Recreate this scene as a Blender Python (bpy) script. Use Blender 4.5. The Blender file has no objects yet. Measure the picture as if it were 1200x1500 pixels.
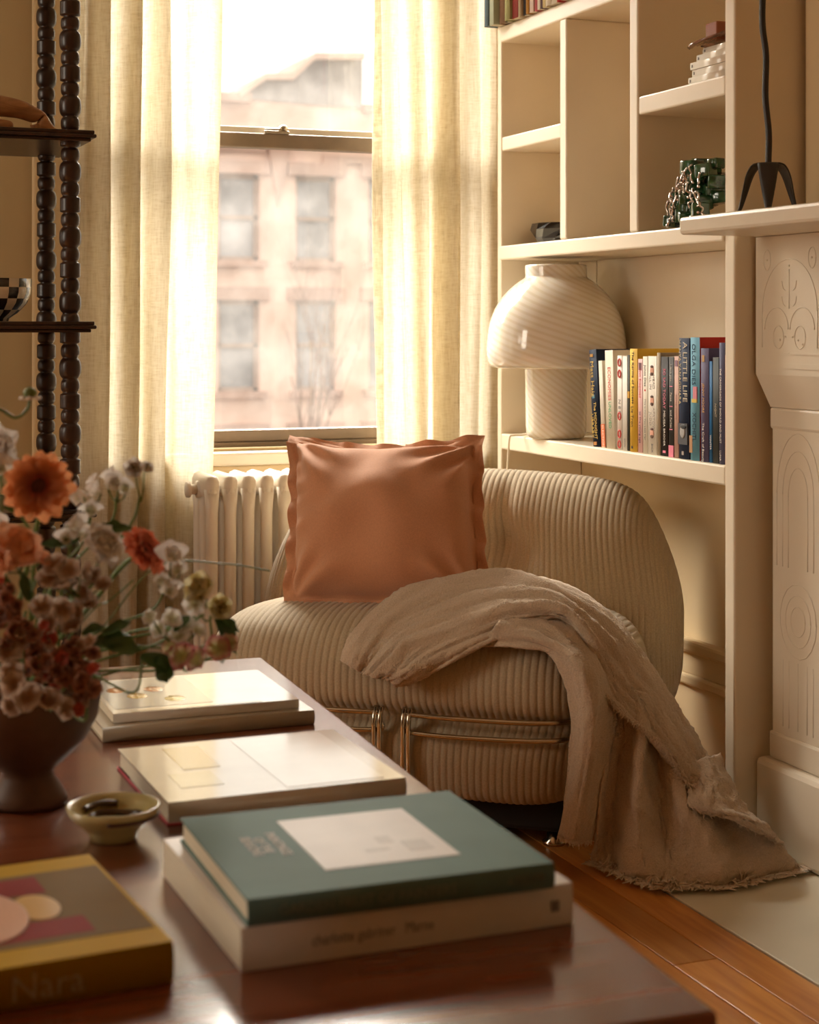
import bpy, bmesh, math, random
import numpy as np
from mathutils import Vector, Matrix, noise

# ------------------------------------------------------------------ camera, sky, lights, exposure
S = bpy.context.scene
COL = S.collection
PI = math.pi
YAW = math.radians(21.4)
SN, CS = math.sin(YAW), math.cos(YAW)
EYE = 1.03
FPX = 2500.0

cam_d = bpy.data.cameras.new('camera')
cam_d.sensor_fit = 'HORIZONTAL'; cam_d.sensor_width = 24.0; cam_d.lens = 50.0
cam_d.shift_y = -275.0 / 1200.0
cam_d.clip_start = 0.05; cam_d.clip_end = 400
cam_d.dof.use_dof = True; cam_d.dof.focus_distance = 3.55; cam_d.dof.aperture_fstop = 4.6
cam = bpy.data.objects.new('camera', cam_d)
COL.objects.link(cam)
cam.location = (0, 0, EYE)
cam.rotation_euler = (math.radians(90), 0, -YAW)
S.camera = cam

S.view_settings.view_transform = 'Standard'
S.view_settings.look = 'None'
S.view_settings.exposure = 0.0
S.view_settings.gamma = 1.0
S.view_settings.use_curve_mapping = False
S.cycles.use_denoising = True
S.cycles.max_bounces = 10
S.cycles.diffuse_bounces = 6
S.cycles.transparent_max_bounces = 16
S.cycles.sample_clamp_indirect = 6.0

SKY = 1.7
w = bpy.data.worlds.new('overcast_sky'); S.world = w; w.use_nodes = True
nt = w.node_tree; nt.nodes.clear()
wo = nt.nodes.new('ShaderNodeOutputWorld'); bg = nt.nodes.new('ShaderNodeBackground')
tc = nt.nodes.new('ShaderNodeTexCoord'); sp = nt.nodes.new('ShaderNodeSeparateXYZ'); cr = nt.nodes.new('ShaderNodeValToRGB')
mp = nt.nodes.new('ShaderNodeMapRange'); mp.inputs[1].default_value = -1; mp.inputs[2].default_value = 1
nt.links.new(tc.outputs['Generated'], sp.inputs[0]); nt.links.new(sp.outputs[2], mp.inputs[0]); nt.links.new(mp.outputs[0], cr.inputs[0])
e = cr.color_ramp.elements
e[0].position = 0.46; e[0].color = (.30, .26, .21, 1)
e[1].position = 0.50; e[1].color = (1, .95, .86, 1)
e2 = cr.color_ramp.elements.new(1.0); e2.color = (1, .96, .90, 1)
nt.links.new(cr.outputs[0], bg.inputs[0]); bg.inputs[1].default_value = SKY
nt.links.new(bg.outputs[0], wo.inputs[0])

def area(name, loc, rot, sx, sy, power, col, portal=False):
    d = bpy.data.lights.new(name, 'AREA'); d.shape = 'RECTANGLE'; d.size = sx; d.size_y = sy
    d.energy = power; d.color = col
    if portal: d.cycles.is_portal = True
    o = bpy.data.objects.new(name, d); COL.objects.link(o); o.location = loc; o.rotation_euler = rot
    return o
# daylight arriving through the main window (from the bright sky above the street) and an added fill lamp outside the left wall
area('daylight_main_window', (0.4, 10.0, 6.4), (math.radians(-64), 0, 0), 11.0, 5.0, 8600, (1, .945, .86))
area('side_fill_light', (-2.75, 3.20, 1.80), (0, math.radians(-90), 0), 1.5, 1.3, 50, (1, .90, .76))

# ------------------------------------------------------------------ helpers
def at(u, v, Z):
    """room point seen at photo pixel (u, v) at depth Z metres along the view axis"""
    X = (u - 600) / FPX * Z
    return Vector((X * CS + Z * SN, -X * SN + Z * CS, EYE - (v - 475) / FPX * Z))
def cw(X, Z, z):
    """camera-aligned plan point (X right, Z forward) to room coordinates"""
    return Vector((X * CS + Z * SN, -X * SN + Z * CS, z))

class MB:
    def __init__(s): s.v = []; s.f = []; s.sm = []; s.mi = []
    def add(s, verts, faces, smooth=False, mi=0):
        b = len(s.v); s.v.extend([tuple(p) for p in verts])
        for f in faces: s.f.append(tuple(i + b for i in f)); s.sm.append(smooth); s.mi.append(mi)
    def box(s, x0, x1, y0, y1, z0, z1, bev=0.0, mi=0, M=None, smooth=False):
        if bev <= 0:
            vs = [(x, y, z) for x in (x0, x1) for y in (y0, y1) for z in (z0, z1)]
            fs = [(0, 1, 3, 2), (4, 6, 7, 5), (0, 4, 5, 1), (2, 3, 7, 6), (0, 2, 6, 4), (1, 5, 7, 3)]
        else:
            bm = bmesh.new()
            bmesh.ops.create_cube(bm, size=1)
            for q in bm.verts:
                q.co = Vector(((x0 + x1) / 2 + q.co.x * (x1 - x0), (y0 + y1) / 2 + q.co.y * (y1 - y0), (z0 + z1) / 2 + q.co.z * (z1 - z0)))
            bmesh.ops.bevel(bm, geom=bm.edges[:], offset=bev, segments=2, affect='EDGES', profile=.5)
            bm.verts.index_update()
            vs = [tuple(q.co) for q in bm.verts]; fs = [[q.index for q in f.verts] for f in bm.faces]
            bm.free()
        if M is not None: vs = [M @ Vector(p) for p in vs]
        s.add(vs, fs, smooth, mi)
    def tube(s, pts, rads, n=10, cap=True, mi=0, smooth=True):
        pts = [Vector(p) for p in pts]
        if not hasattr(rads, '__len__'): rads = [rads] * len(pts)
        vs = []; up = None
        for i, p in enumerate(pts):
            t = (pts[min(i + 1, len(pts) - 1)] - pts[max(i - 1, 0)])
            t = t.normalized() if t.length > 1e-9 else Vector((0, 0, 1))
            if up is None: up = Vector((0, 0, 1)) if abs(t.z) < .9 else Vector((1, 0, 0))
            a = (up - t * up.dot(t))
            a = a.normalized() if a.length > 1e-6 else t.orthogonal().normalized()
            up = a; b = t.cross(a)
            for k in range(n):
                an = 2 * PI * k / n
                vs.append(p + (a * math.cos(an) + b * math.sin(an)) * rads[i])
        fs = [(i * n + k, i * n + (k + 1) % n, (i + 1) * n + (k + 1) % n, (i + 1) * n + k) for i in range(len(pts) - 1) for k in range(n)]
        if cap: fs += [tuple(range(n - 1, -1, -1)), tuple((len(pts) - 1) * n + k for k in range(n))]
        s.add(vs, fs, smooth, mi)
    def lathe(s, prof, c=(0, 0, 0), n=32, mi=0, smooth=True, cap=True):
        vs = [(c[0] + r * math.cos(2 * PI * k / n), c[1] + r * math.sin(2 * PI * k / n), c[2] + z) for r, z in prof for k in range(n)]
        m = len(prof)
        fs = [(i * n + k, i * n + (k + 1) % n, (i + 1) * n + (k + 1) % n, (i + 1) * n + k) for i in range(m - 1) for k in range(n)]
        if cap:
            if prof[0][0] > 1e-6: fs.append(tuple(range(n - 1, -1, -1)))
            if prof[-1][0] > 1e-6: fs.append(tuple((m - 1) * n + k for k in range(n)))
        s.add(vs, fs, smooth, mi)
    def grid(s, P, closeu=False, closev=False, smooth=True, mi=0):
        """P: array nu x nv x 3"""
        nu, nv = len(P), len(P[0])
        vs = [tuple(P[i][j]) for i in range(nu) for j in range(nv)]
        fs = []
        for i in range(nu if closeu else nu - 1):
            for j in range(nv if closev else nv - 1):
                i2, j2 = (i + 1) % nu, (j + 1) % nv
                fs.append((i * nv + j, i2 * nv + j, i2 * nv + j2, i * nv + j2))
        s.add(vs, fs, smooth, mi)
    def ball(s, c, r, sub=2, scl=(1, 1, 1), jit=0, mi=0, smooth=True, seed=0):
        bm = bmesh.new(); bmesh.ops.create_icosphere(bm, subdivisions=sub, radius=1)
        rr = random.Random(seed); bm.verts.index_update()
        vs = []
        for q in bm.verts:
            k = r * (1 + (rr.random() - .5) * jit)
            vs.append((c[0] + q.co.x * k * scl[0], c[1] + q.co.y * k * scl[1], c[2] + q.co.z * k * scl[2]))
        s.add(vs, [[q.index for q in f.verts] for f in bm.faces], smooth, mi); bm.free()
    def build(s, name, mats, parent=None, solid=0, sub=0, fixn=False):
        me = bpy.data.meshes.new(name)
        me.from_pydata(s.v, [], s.f)
        me.polygons.foreach_set('use_smooth', s.sm); me.polygons.foreach_set('material_index', s.mi)
        for m in (mats if isinstance(mats, (list, tuple)) else [mats]): me.materials.append(m)
        if fixn:
            bm = bmesh.new(); bm.from_mesh(me); bmesh.ops.recalc_face_normals(bm, faces=bm.faces[:]); bm.to_mesh(me); bm.free()
        me.update()
        o = bpy.data.objects.new(name, me); COL.objects.link(o)
        if parent: o.parent = parent
        if solid:
            q = o.modifiers.new('thickness', 'SOLIDIFY'); q.thickness = solid; q.offset = 0
        if sub:
            q = o.modifiers.new('smooth', 'SUBSURF'); q.levels = sub; q.render_levels = sub
        return o

def thing(name, label, cat, loc=(0, 0, 0), rotz=0, group=None):
    o = bpy.data.objects.new(name, None); COL.objects.link(o); o.empty_display_size = .05
    o.location = loc; o.rotation_euler = (0, 0, rotz); o['label'] = label; o['category'] = cat
    if group: o['group'] = group
    return o
def tag(o, label, cat, group=None):
    o['label'] = label; o['category'] = cat
    if group: o['group'] = group
    return o
def struct(o, label=None):
    o['kind'] = 'structure'
    if label: o['label'] = label
    return o
def stuff(o):
    o['kind'] = 'stuff'; return o

# ------------------------------------------------------------------ materials
def mat(name, col, rough=.6, metal=0, spec=.5, var=0, vscale=8, bump=0, bscale=60, coat=0, sheen=0, stretch=None, trans=0, sss=0):
    m = bpy.data.materials.new(name); m.use_nodes = True; t = m.node_tree; b = t.nodes['Principled BSDF']
    b.inputs['Base Color'].default_value = (*col, 1); b.inputs['Roughness'].default_value = rough; b.inputs['Metallic'].default_value = metal
    b.inputs['Specular IOR Level'].default_value = spec; b.inputs['Coat Weight'].default_value = coat; b.inputs['Coat Roughness'].default_value = .12
    b.inputs['Sheen Weight'].default_value = sheen; b.inputs['Transmission Weight'].default_value = trans
    if sss:
        b.inputs['Subsurface Weight'].default_value = sss; b.inputs['Subsurface Radius'].default_value = (.02, .015, .01)
    if var or bump:
        tc = t.nodes.new('ShaderNodeTexCoord'); mp = t.nodes.new('ShaderNodeMapping'); t.links.new(tc.outputs['Object'], mp.inputs[0])
        if stretch: mp.inputs['Scale'].default_value = stretch
    if var:
        n = t.nodes.new('ShaderNodeTexNoise'); n.inputs['Scale'].default_value = vscale; n.inputs['Detail'].default_value = 5
        t.links.new(mp.outputs[0], n.inputs['Vector'])
        r = t.nodes.new('ShaderNodeValToRGB'); r.color_ramp.elements[0].position = .3; r.color_ramp.elements[1].position = .7
        r.color_ramp.elements[0].color = tuple(max(0, c * (1 - var)) for c in col) + (1,)
        r.color_ramp.elements[1].color = tuple(min(1, c * (1 + var)) for c in col) + (1,)
        t.links.new(n.outputs[0], r.inputs[0]); t.links.new(r.outputs[0], b.inputs['Base Color'])
    if bump:
        n2 = t.nodes.new('ShaderNodeTexNoise'); n2.inputs['Scale'].default_value = bscale; n2.inputs['Detail'].default_value = 4
        t.links.new(mp.outputs[0], n2.inputs['Vector'])
        bp = t.nodes.new('ShaderNodeBump'); bp.inputs['Strength'].default_value = bump; bp.inputs['Distance'].default_value = .004
        t.links.new(n2.outputs[0], bp.inputs['Height']); t.links.new(bp.outputs[0], b.inputs['Normal'])
    return m

def wood(name, c1, c2, rough=.35, scale=3, stretch=(14, 1, 14), coat=0.0, bump=.1):
    m = mat(name, c1, rough, coat=coat); t = m.node_tree; b = t.nodes['Principled BSDF']
    tc = t.nodes.new('ShaderNodeTexCoord'); mp = t.nodes.new('ShaderNodeMapping'); mp.inputs['Scale'].default_value = stretch
    oi = t.nodes.new('ShaderNodeObjectInfo'); ad = t.nodes.new('ShaderNodeVectorMath'); ad.operation = 'ADD'
    mu = t.nodes.new('ShaderNodeMath'); mu.operation = 'MULTIPLY'; mu.inputs[1].default_value = 37
    t.links.new(oi.outputs['Random'], mu.inputs[0])
    t.links.new(tc.outputs['Object'], ad.inputs[0]); t.links.new(mu.outputs[0], ad.inputs[1]); t.links.new(ad.outputs[0], mp.inputs[0])
    n = t.nodes.new('ShaderNodeTexNoise'); n.inputs['Scale'].default_value = scale; n.inputs['Detail'].default_value = 7; n.inputs['Distortion'].default_value = 1.2
    t.links.new(mp.outputs[0], n.inputs['Vector'])
    r = t.nodes.new('ShaderNodeValToRGB'); r.color_ramp.elements[0].position = .32; r.color_ramp.elements[1].position = .68
    r.color_ramp.elements[0].color = (*c1, 1); r.color_ramp.elements[1].color = (*c2, 1)
    t.links.new(n.outputs[0], r.inputs[0])
    hs = t.nodes.new('ShaderNodeHueSaturation'); m2 = t.nodes.new('ShaderNodeMapRange'); m2.inputs[3].default_value = .8; m2.inputs[4].default_value = 1.2
    t.links.new(oi.outputs['Random'], m2.inputs[0]); t.links.new(m2.outputs[0], hs.inputs['Value']); t.links.new(r.outputs[0], hs.inputs['Color'])
    t.links.new(hs.outputs[0], b.inputs['Base Color'])
    bp = t.nodes.new('ShaderNodeBump'); bp.inputs['Strength'].default_value = bump; bp.inputs['Distance'].default_value = .002
    t.links.new(n.outputs[0], bp.inputs['Height']); t.links.new(bp.outputs[0], b.inputs['Normal'])
    return m

M = {}
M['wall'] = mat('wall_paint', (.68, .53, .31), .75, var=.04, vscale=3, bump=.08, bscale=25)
M['wall_shaded'] = mat('window_wall_paint', (.50, .38, .20), .75, var=.05, vscale=3, bump=.08, bscale=25)  # cream wall colour darkened: backlit shade of the window wall is in the paint
M['ceil'] = mat('ceiling_paint', (.80, .74, .62), .8)
M['cream'] = mat('cream_gloss_paint', (.82, .72, .56), .38, var=.03, vscale=5, bump=.12, bscale=18)
M['mantel'] = mat('mantel_paint', (.79, .71, .57), .34, var=.03, vscale=5, bump=.22, bscale=26)
M['hearth'] = mat('hearth_paint', (.74, .70, .56), .4, var=.04, vscale=6, bump=.06)
M['plank'] = wood('floor_plank', (.50, .18, .033), (.70, .32, .08), .3, 2.2, (16, 1.2, 8), coat=.15)
M['subfloor'] = mat('subfloor', (.05, .02, .008), .8)
M['iron'] = mat('radiator_paint', (.80, .73, .62), .35, bump=.05)
M['sash'] = mat('window_sash_metal', (.23, .17, .12), .45, var=.1, vscale=20)
M['sashl'] = mat('window_sash_light', (.62, .56, .46), .5)
M['darkwood'] = wood('dark_turned_wood', (.022, .010, .006), (.05, .022, .012), .32, 5, (6, 6, 2))
M['table'] = wood('coffee_table_wood', (.085, .022, .009), (.16, .045, .016), .21, 2.5, (9, 1.2, 9), coat=.25, bump=.03)
M['chrome'] = mat('chrome', (.62, .56, .46), .16, metal=1)
M['black'] = mat('black_iron', (.022, .016, .012), .42, var=.2, vscale=30)
M['blackbase'] = mat('black_base', (.012, .010, .008), .8)
M['paper'] = mat('page_paper', (.66, .58, .43), .8, var=.06, vscale=30, stretch=(1, 40, 1))
M['soot'] = mat('firebox', (.03, .025, .02), .9)
M['stem'] = mat('stem_green', (.13, .20, .05), .5, var=.2, vscale=30)
M['leaf'] = mat('leaf_green', (.045, .11, .022), .42, var=.3, vscale=25)
M['cord'] = mat('white_cord', (.78, .70, .55), .5)

# glass
def glass_mat():
    m = bpy.data.materials.new('dusty_window_glass'); m.use_nodes = True; t = m.node_tree; t.nodes.clear()
    o = t.nodes.new('ShaderNodeOutputMaterial'); tr = t.nodes.new('ShaderNodeBsdfTransparent'); gl = t.nodes.new('ShaderNodeBsdfGlossy'); tl = t.nodes.new('ShaderNodeBsdfTranslucent')
    gl.inputs['Roughness'].default_value = .02; tl.inputs[0].default_value = (.95, .9, .85, 1)
    tr.inputs[0].default_value = (.98, .97, .95, 1)
    tc = t.nodes.new('ShaderNodeTexCoord'); n = t.nodes.new('ShaderNodeTexNoise'); n.inputs['Scale'].default_value = 9; n.inputs['Detail'].default_value = 6
    t.links.new(tc.outputs['Object'], n.inputs['Vector'])
    mr = t.nodes.new('ShaderNodeMapRange'); mr.inputs[1].default_value = .3; mr.inputs[2].default_value = .75; mr.inputs[3].default_value = .012; mr.inputs[4].default_value = .05
    t.links.new(n.outputs[0], mr.inputs[0])
    a = t.nodes.new('ShaderNodeMixShader'); b = t.nodes.new('ShaderNodeMixShader'); b.inputs[0].default_value = .04
    t.links.new(mr.outputs[0], a.inputs[0]); t.links.new(tr.outputs[0], a.inputs[1]); t.links.new(tl.outputs[0], a.inputs[2])
    t.links.new(a.outputs[0], b.inputs[1]); t.links.new(gl.outputs[0], b.inputs[2]); t.links.new(b.outputs[0], o.inputs[0])
    return m
M['glass'] = glass_mat()

def linen_mat():
    m = bpy.data.materials.new('linen_curtain'); m.use_nodes = True; t = m.node_tree; t.nodes.clear()
    o = t.nodes.new('ShaderNodeOutputMaterial'); d = t.nodes.new('ShaderNodeBsdfDiffuse'); tl = t.nodes.new('ShaderNodeBsdfTranslucent'); tr = t.nodes.new('ShaderNodeBsdfTransparent')
    tr.inputs[0].default_value = (1, .96, .86, 1)
    tc = t.nodes.new('ShaderNodeTexCoord'); hs = []
    for sc in ((300, 300, 22), (36, 36, 360), (7, 7, 1.2)):
        mp = t.nodes.new('ShaderNodeMapping'); mp.inputs['Scale'].default_value = sc
        n = t.nodes.new('ShaderNodeTexNoise'); n.inputs['Scale'].default_value = 1; n.inputs['Detail'].default_value = 3; n.inputs['Roughness'].default_value = .6
        t.links.new(tc.outputs['Object'], mp.inputs[0]); t.links.new(mp.outputs[0], n.inputs['Vector']); hs.append(n)
    mx = t.nodes.new('ShaderNodeMath'); mx.operation = 'ADD'; t.links.new(hs[0].outputs[0], mx.inputs[0]); t.links.new(hs[1].outputs[0], mx.inputs[1])
    hf = t.nodes.new('ShaderNodeMath'); hf.operation = 'MULTIPLY'; hf.inputs[1].default_value = .5; t.links.new(mx.outputs[0], hf.inputs[0])
    r = t.nodes.new('ShaderNodeValToRGB'); r.color_ramp.elements[0].position = .36; r.color_ramp.elements[1].position = .62
    t.links.new(hf.outputs[0], r.inputs[0])
    r.color_ramp.elements[0].color = (.58, .51, .37, 1); r.color_ramp.elements[1].color = (.87, .81, .67, 1)
    t.links.new(r.outputs[0], d.inputs[0]); t.links.new(r.outputs[0], tl.inputs[0])
    a = t.nodes.new('ShaderNodeMixShader'); a.inputs[0].default_value = .50
    t.links.new(d.outputs[0], a.inputs[1]); t.links.new(tl.outputs[0], a.inputs[2])
    mr = t.nodes.new('ShaderNodeMapRange'); mr.inputs[1].default_value = .42; mr.inputs[2].default_value = .64; mr.inputs[3].default_value = .01; mr.inputs[4].default_value = .17
    t.links.new(hf.outputs[0], mr.inputs[0])
    b = t.nodes.new('ShaderNodeMixShader'); t.links.new(mr.outputs[0], b.inputs[0]); t.links.new(a.outputs[0], b.inputs[1]); t.links.new(tr.outputs[0], b.inputs[2])
    t.links.new(b.outputs[0], o.inputs[0])
    return m
M['linen'] = linen_mat()

def fabric(name, col, var=.12, weave=900, sheen=.3, rough=.85, bump=.35):
    m = mat(name, col, rough, spec=.2, var=var, vscale=300, sheen=sheen, bump=bump, bscale=weave)
    m.node_tree.nodes['Principled BSDF'].inputs['Sheen Roughness'].default_value = .5
    return m
M['cord_fabric'] = fabric('ribbed_chenille', (.50, .41, .275))
M['pillow'] = fabric('terracotta_linen', (.60, .29, .155), .07)
M['throw'] = fabric('taupe_gauze', (.60, .475, .345), .10, 320, bump=.8)

def petal_mat(name, c_in, c_out, r=.03):
    """colour runs from the flower's centre outwards (object origin at its centre)"""
    m = mat(name, c_out, .6, sheen=.2); t = m.node_tree; b = t.nodes['Principled BSDF']
    tc = t.nodes.new('ShaderNodeTexCoord'); ln = t.nodes.new('ShaderNodeVectorMath'); ln.operation = 'LENGTH'
    t.links.new(tc.outputs['Object'], ln.inputs[0])
    mr = t.nodes.new('ShaderNodeMapRange'); mr.inputs[1].default_value = 0; mr.inputs[2].default_value = r
    t.links.new(ln.outputs['Value'], mr.inputs[0])
    rp = t.nodes.new('ShaderNodeValToRGB'); rp.color_ramp.elements[0].color = (*c_in, 1); rp.color_ramp.elements[1].color = (*c_out, 1)
    rp.color_ramp.elements[0].position = .25; rp.color_ramp.elements[1].position = .75
    t.links.new(mr.outputs[0], rp.inputs[0]); t.links.new(rp.outputs[0], b.inputs['Base Color'])
    tl = t.nodes.new('ShaderNodeBsdfTranslucent'); t.links.new(rp.outputs[0], tl.inputs[0]); mx = t.nodes.new('ShaderNodeMixShader'); mx.inputs[0].default_value = .38
    t.links.new(b.outputs[0], mx.inputs[1]); t.links.new(tl.outputs[0], mx.inputs[2]); t.links.new(mx.outputs[0], t.nodes['Material Output'].inputs[0])
    return m
M['gerbera'] = petal_mat('gerbera_petal', (.36, .05, .02), (.88, .40, .18), .046)
M['coral'] = petal_mat('coral_petal', (.50, .09, .05), (.78, .24, .13), .034)
M['whitep'] = petal_mat('white_petal', (.66, .64, .46), (.86, .81, .76), .016)
M['yellowp'] = petal_mat('yellow_petal', (.66, .56, .20), (.80, .72, .46), .026)
M['pinkp'] = petal_mat('hellebore_petal', (.62, .60, .30), (.62, .24, .24), .024)
M['blushp'] = petal_mat('blush_petal', (.38, .22, .12), (.72, .60, .50), .024)
M['peach'] = petal_mat('peach_petal', (.75, .36, .2), (.80, .45, .28), .03)
M['rust'] = petal_mat('rust_petal', (.20, .07, .035), (.46, .20, .11), .014)
M['gcentre'] = mat('gerbera_centre', (.09, .02, .010), .8, var=.4, vscale=300, bump=.6, bscale=500)

def clampbox(*a, **k):
    m = MB(); m.box(*a, **k); return m

# ------------------------------------------------------------------ the room shell
WY = 4.40          # window wall
BX = 1.82          # front of the bookcase
AX = 2.056         # back wall of the alcove
CX = 1.974         # chimney breast
ROOM_X0, ROOM_Y0, CEIL = -2.6, -1.8, 2.85
WX0, WX1, WZ0, WZ1 = 0.80, 1.95, 0.70, 2.32   # main window opening

def holed(name, axis, c0, c1, a0, a1, z0, z1, holes, m):
    """wall slab between c0..c1 on `axis`, spanning a0..a1 on the other axis, with rectangular holes (a,b,zl,zh)"""
    av = sorted({a0, a1, *[h[0] for h in holes], *[h[1] for h in holes]}); zv = sorted({z0, z1, *[h[2] for h in holes], *[h[3] for h in holes]})
    q = MB()
    for i in range(len(av) - 1):
        for k in range(len(zv) - 1):
            ca, cz = (av[i] + av[i + 1]) / 2, (zv[k] + zv[k + 1]) / 2
            if any(h[0] < ca < h[1] and h[2] < cz < h[3] for h in holes): continue
            if axis == 'y': q.box(av[i], av[i + 1], c0, c1, zv[k], zv[k + 1])
            else: q.box(c0, c1, av[i], av[i + 1], zv[k], zv[k + 1])
    return q.build(name, m)

struct(holed('wall_window', 'y', WY, WY + .22, ROOM_X0 - .2, 2.35, 0, CEIL, [(WX0, WX1, WZ0, WZ1), (-1.30, -.45, WZ0, WZ1)], M['wall_shaded']), 'cream plaster wall around the window')
struct(clampbox(AX, AX + .2, 2.86, WY, 0, CEIL).build('wall_right', M['wall']), 'cream plaster wall at the back of the bookcase alcove')
struct(holed('wall_chimney_breast', 'x', CX, CX + .3, ROOM_Y0, 2.875, 0, CEIL, [(1.55, 2.45, 0, .92)], M['wall']), 'cream chimney breast behind the fireplace')
struct(holed('wall_left', 'x', ROOM_X0 - .2, ROOM_X0, ROOM_Y0 - .2, WY, 0, CEIL, [(2.53, 3.88, .75, 2.5)], M['wall']), 'cream plaster wall at the far left side')
struct(clampbox(ROOM_X0, CX + .3, ROOM_Y0 - .2, ROOM_Y0, 0, CEIL).build('wall_rear', M['wall']), 'cream plaster wall behind the viewer')
struct(clampbox(ROOM_X0 - .2, 2.35, ROOM_Y0 - .2, WY + .22, CEIL, CEIL + .1).build('ceiling', M['ceil']), 'cream ceiling of the room')

HX = 1.562         # edge of the painted hearth
fl = struct(clampbox(ROOM_X0 - .2, 2.35, ROOM_Y0 - .2, WY + .22, -.08, -.022).build('floor', M['subfloor']), 'orange pine plank floor')
rnd = random.Random(4)
PW = .083
# boards that can be told apart: to the left of the hearth, in the alcove and around the chair; each is its own piece
cache = {}
def plank(x0, x1, y0, y1):
    key = (round(x1 - x0, 4), round(y1 - y0, 3))
    if key not in cache:
        q = MB(); q.box(0, x1 - x0 - .0022, 0, y1 - y0 - .002, -.022, 0, bev=.0012); o = q.build('plank', M['plank'], fl); cache[key] = o.data
    else:
        o = bpy.data.objects.new('plank', cache[key]); COL.objects.link(o); o.parent = fl
    o.location = (x0, y0, 0)
    return o
LENS = (1.2, 1.5, .9, 1.8, 1.3)
x = HX; k = 0
while x > .35:
    y = ROOM_Y0 + .6 + rnd.choice((0, -.3, -.5, .25)); i = rnd.randrange(5)
    y = .9 + rnd.choice((0, -.3, -.5, -.15))
    while y < WY - .01:
        y1 = min(y + LENS[i % 5], WY); i += 1
        if WY - y1 < .2: y1 = WY
        plank(x - PW, x, y, y1); y = y1
    x -= PW; k += 1
xleft = x
x = HX
while x < AX - .01:
    x1 = min(x + PW, AX); plank(x, x1, 2.93, WY); x = x1
q = MB(); x = xleft
while x > ROOM_X0:
    q.box(max(x - PW, ROOM_X0), x - .002, ROOM_Y0, WY, -.022, 0); x -= PW
x = HX
while x > xleft + .01:
    q.box(x - PW, x - .002, ROOM_Y0, .398, -.022, 0); x -= PW
stuff(q.build('plank', M['plank'], fl))
hearth = MB(); hearth.box(HX + .001, CX + .25, 1.0, 2.929, -.022, .002, bev=.002)
struct(hearth.build('trim_1', M['hearth']), 'cream painted hearth slab let into the floor before the fireplace')

# baseboard in the alcove: tall board with two mouldings
b = MB(); b.box(AX - .018, AX, 2.93, 4.02, 0, .20, bev=.003); b.box(AX - .030, AX, 2.93, 4.02, .20, .225, bev=.006); b.box(AX - .022, AX, 2.93, 4.02, .225, .275, bev=.003); b.box(AX - .034, AX, 2.93, 4.02, .275, .305, bev=.008)
struct(b.build('baseboard_right', M['wall']), 'moulded cream baseboard in the alcove below the shelves')
b = MB(); b.box(ROOM_X0, AX, WY - .02, WY, 0, .2, bev=.004); b.box(ROOM_X0, AX, WY - .028, WY, .2, .23, bev=.006)
struct(b.build('baseboard_back', M['wall']), 'cream baseboard along the window wall')

# ------------------------------------------------------------------ the window
def window(name, label, x0, x1, z0, z1, y, zr, M4=None, parent=None):
    """double hung window; zr is the height of the meeting rail"""
    root = bpy.data.objects.new(name, None); COL.objects.link(root); struct(root, label)
    if M4 is not None: root.matrix_world = M4
    q = MB()
    q.box(x0, x0 + .045, y, y + .14, z0, z1, bev=.004); q.box(x1 - .045, x1, y, y + .14, z0, z1, bev=.004); q.box(x0, x1, y, y + .14, z1 - .045, z1, bev=.004)
    q.build('window_frame', M['sash'], root)
    q = MB(); q.box(x0 - .06, x1 + .06, y - .055, y + .15, z0 - .045, z0 - .008, bev=.008); q.build('window_sill', M['cream'], root)
    q = MB(); q.box(x0 - .02, x1 + .02, y + .02, y + .16, z0 - .008, z0 + .012, bev=.003); q.build('track', M['sash'], root)
    # lower sash (room side)
    q = MB(); q.box(x0 + .045, x0 + .095, y + .03, y + .065, z0 + .012, zr + .02, bev=.004); q.box(x1 - .095, x1 - .045, y + .03, y + .065, z0 + .012, zr + .02, bev=.004)
    q.box(x0 + .095, x1 - .095, y + .03, y + .065, z0 + .012, z0 + .045, bev=.004); q.box(x0 + .045, x1 - .045, y + .022, y + .065, zr - .028, zr + .012, bev=.004)
    ls = q.build('lower_sash', M['sash'], root)
    q = MB(); q.box(x0 + .09, x1 - .09, y + .045, y + .049, z0 + .04, zr - .02); q.build('pane', M['glass'], ls)
    # upper sash (street side)
    q = MB(); q.box(x0 + .045, x0 + .095, y + .08, y + .115, zr - .03, z1 - .045, bev=.004); q.box(x1 - .095, x1 - .045, y + .08, y + .115, zr - .03, z1 - .045, bev=.004)
    q.box(x0 + .095, x1 - .095, y + .08, y + .115, z1 - .095, z1 - .045, bev=.004); q.box(x0 + .045, x1 - .045, y + .075, y + .12, zr - .005, zr + .035, bev=.004)
    us = q.build('upper_sash', M['sashl'], root)
    q = MB(); q.box(x0 + .09, x1 - .09, y + .095, y + .099, zr + .02, z1 - .09); q.build('pane', M['glass'], us)
    q = MB(); c = (x0 + x1) / 2 - .02
    q.box(c - .035, c + .035, y + .02, y + .05, zr + .012, zr + .020, bev=.002); q.ball((c + .022, y + .035, zr + .028), .011, 2, (1.2, .8, .9)); q.box(c - .03, c + .02, y + .03, y + .045, zr + .018, zr + .028, bev=.002)
    q.build('sash_lock', M['chrome'], root)
    return root
window('window_1', 'double hung sash window between the linen curtains', WX0, WX1, WZ0, WZ1, WY + .02, 1.535)
window('window_3', 'second sash window of the same wall, outside the view to the left', -1.30, -.45, WZ0, WZ1, WY + .02, 1.535)
for k, (a, bb) in enumerate(((2.53, 3.88),)):
    M4 = Matrix(((0, -1, 0, ROOM_X0 - .02), (1, 0, 0, 0), (0, 0, 1, 0), (0, 0, 0, 1)))
    window('window_%d' % (k + 2), 'unseen side window added in the left wall for the fill light', a, bb, .75, 2.5, 0, 1.6, M4)  # unseen opening added to let the side fill lamp in
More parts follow.
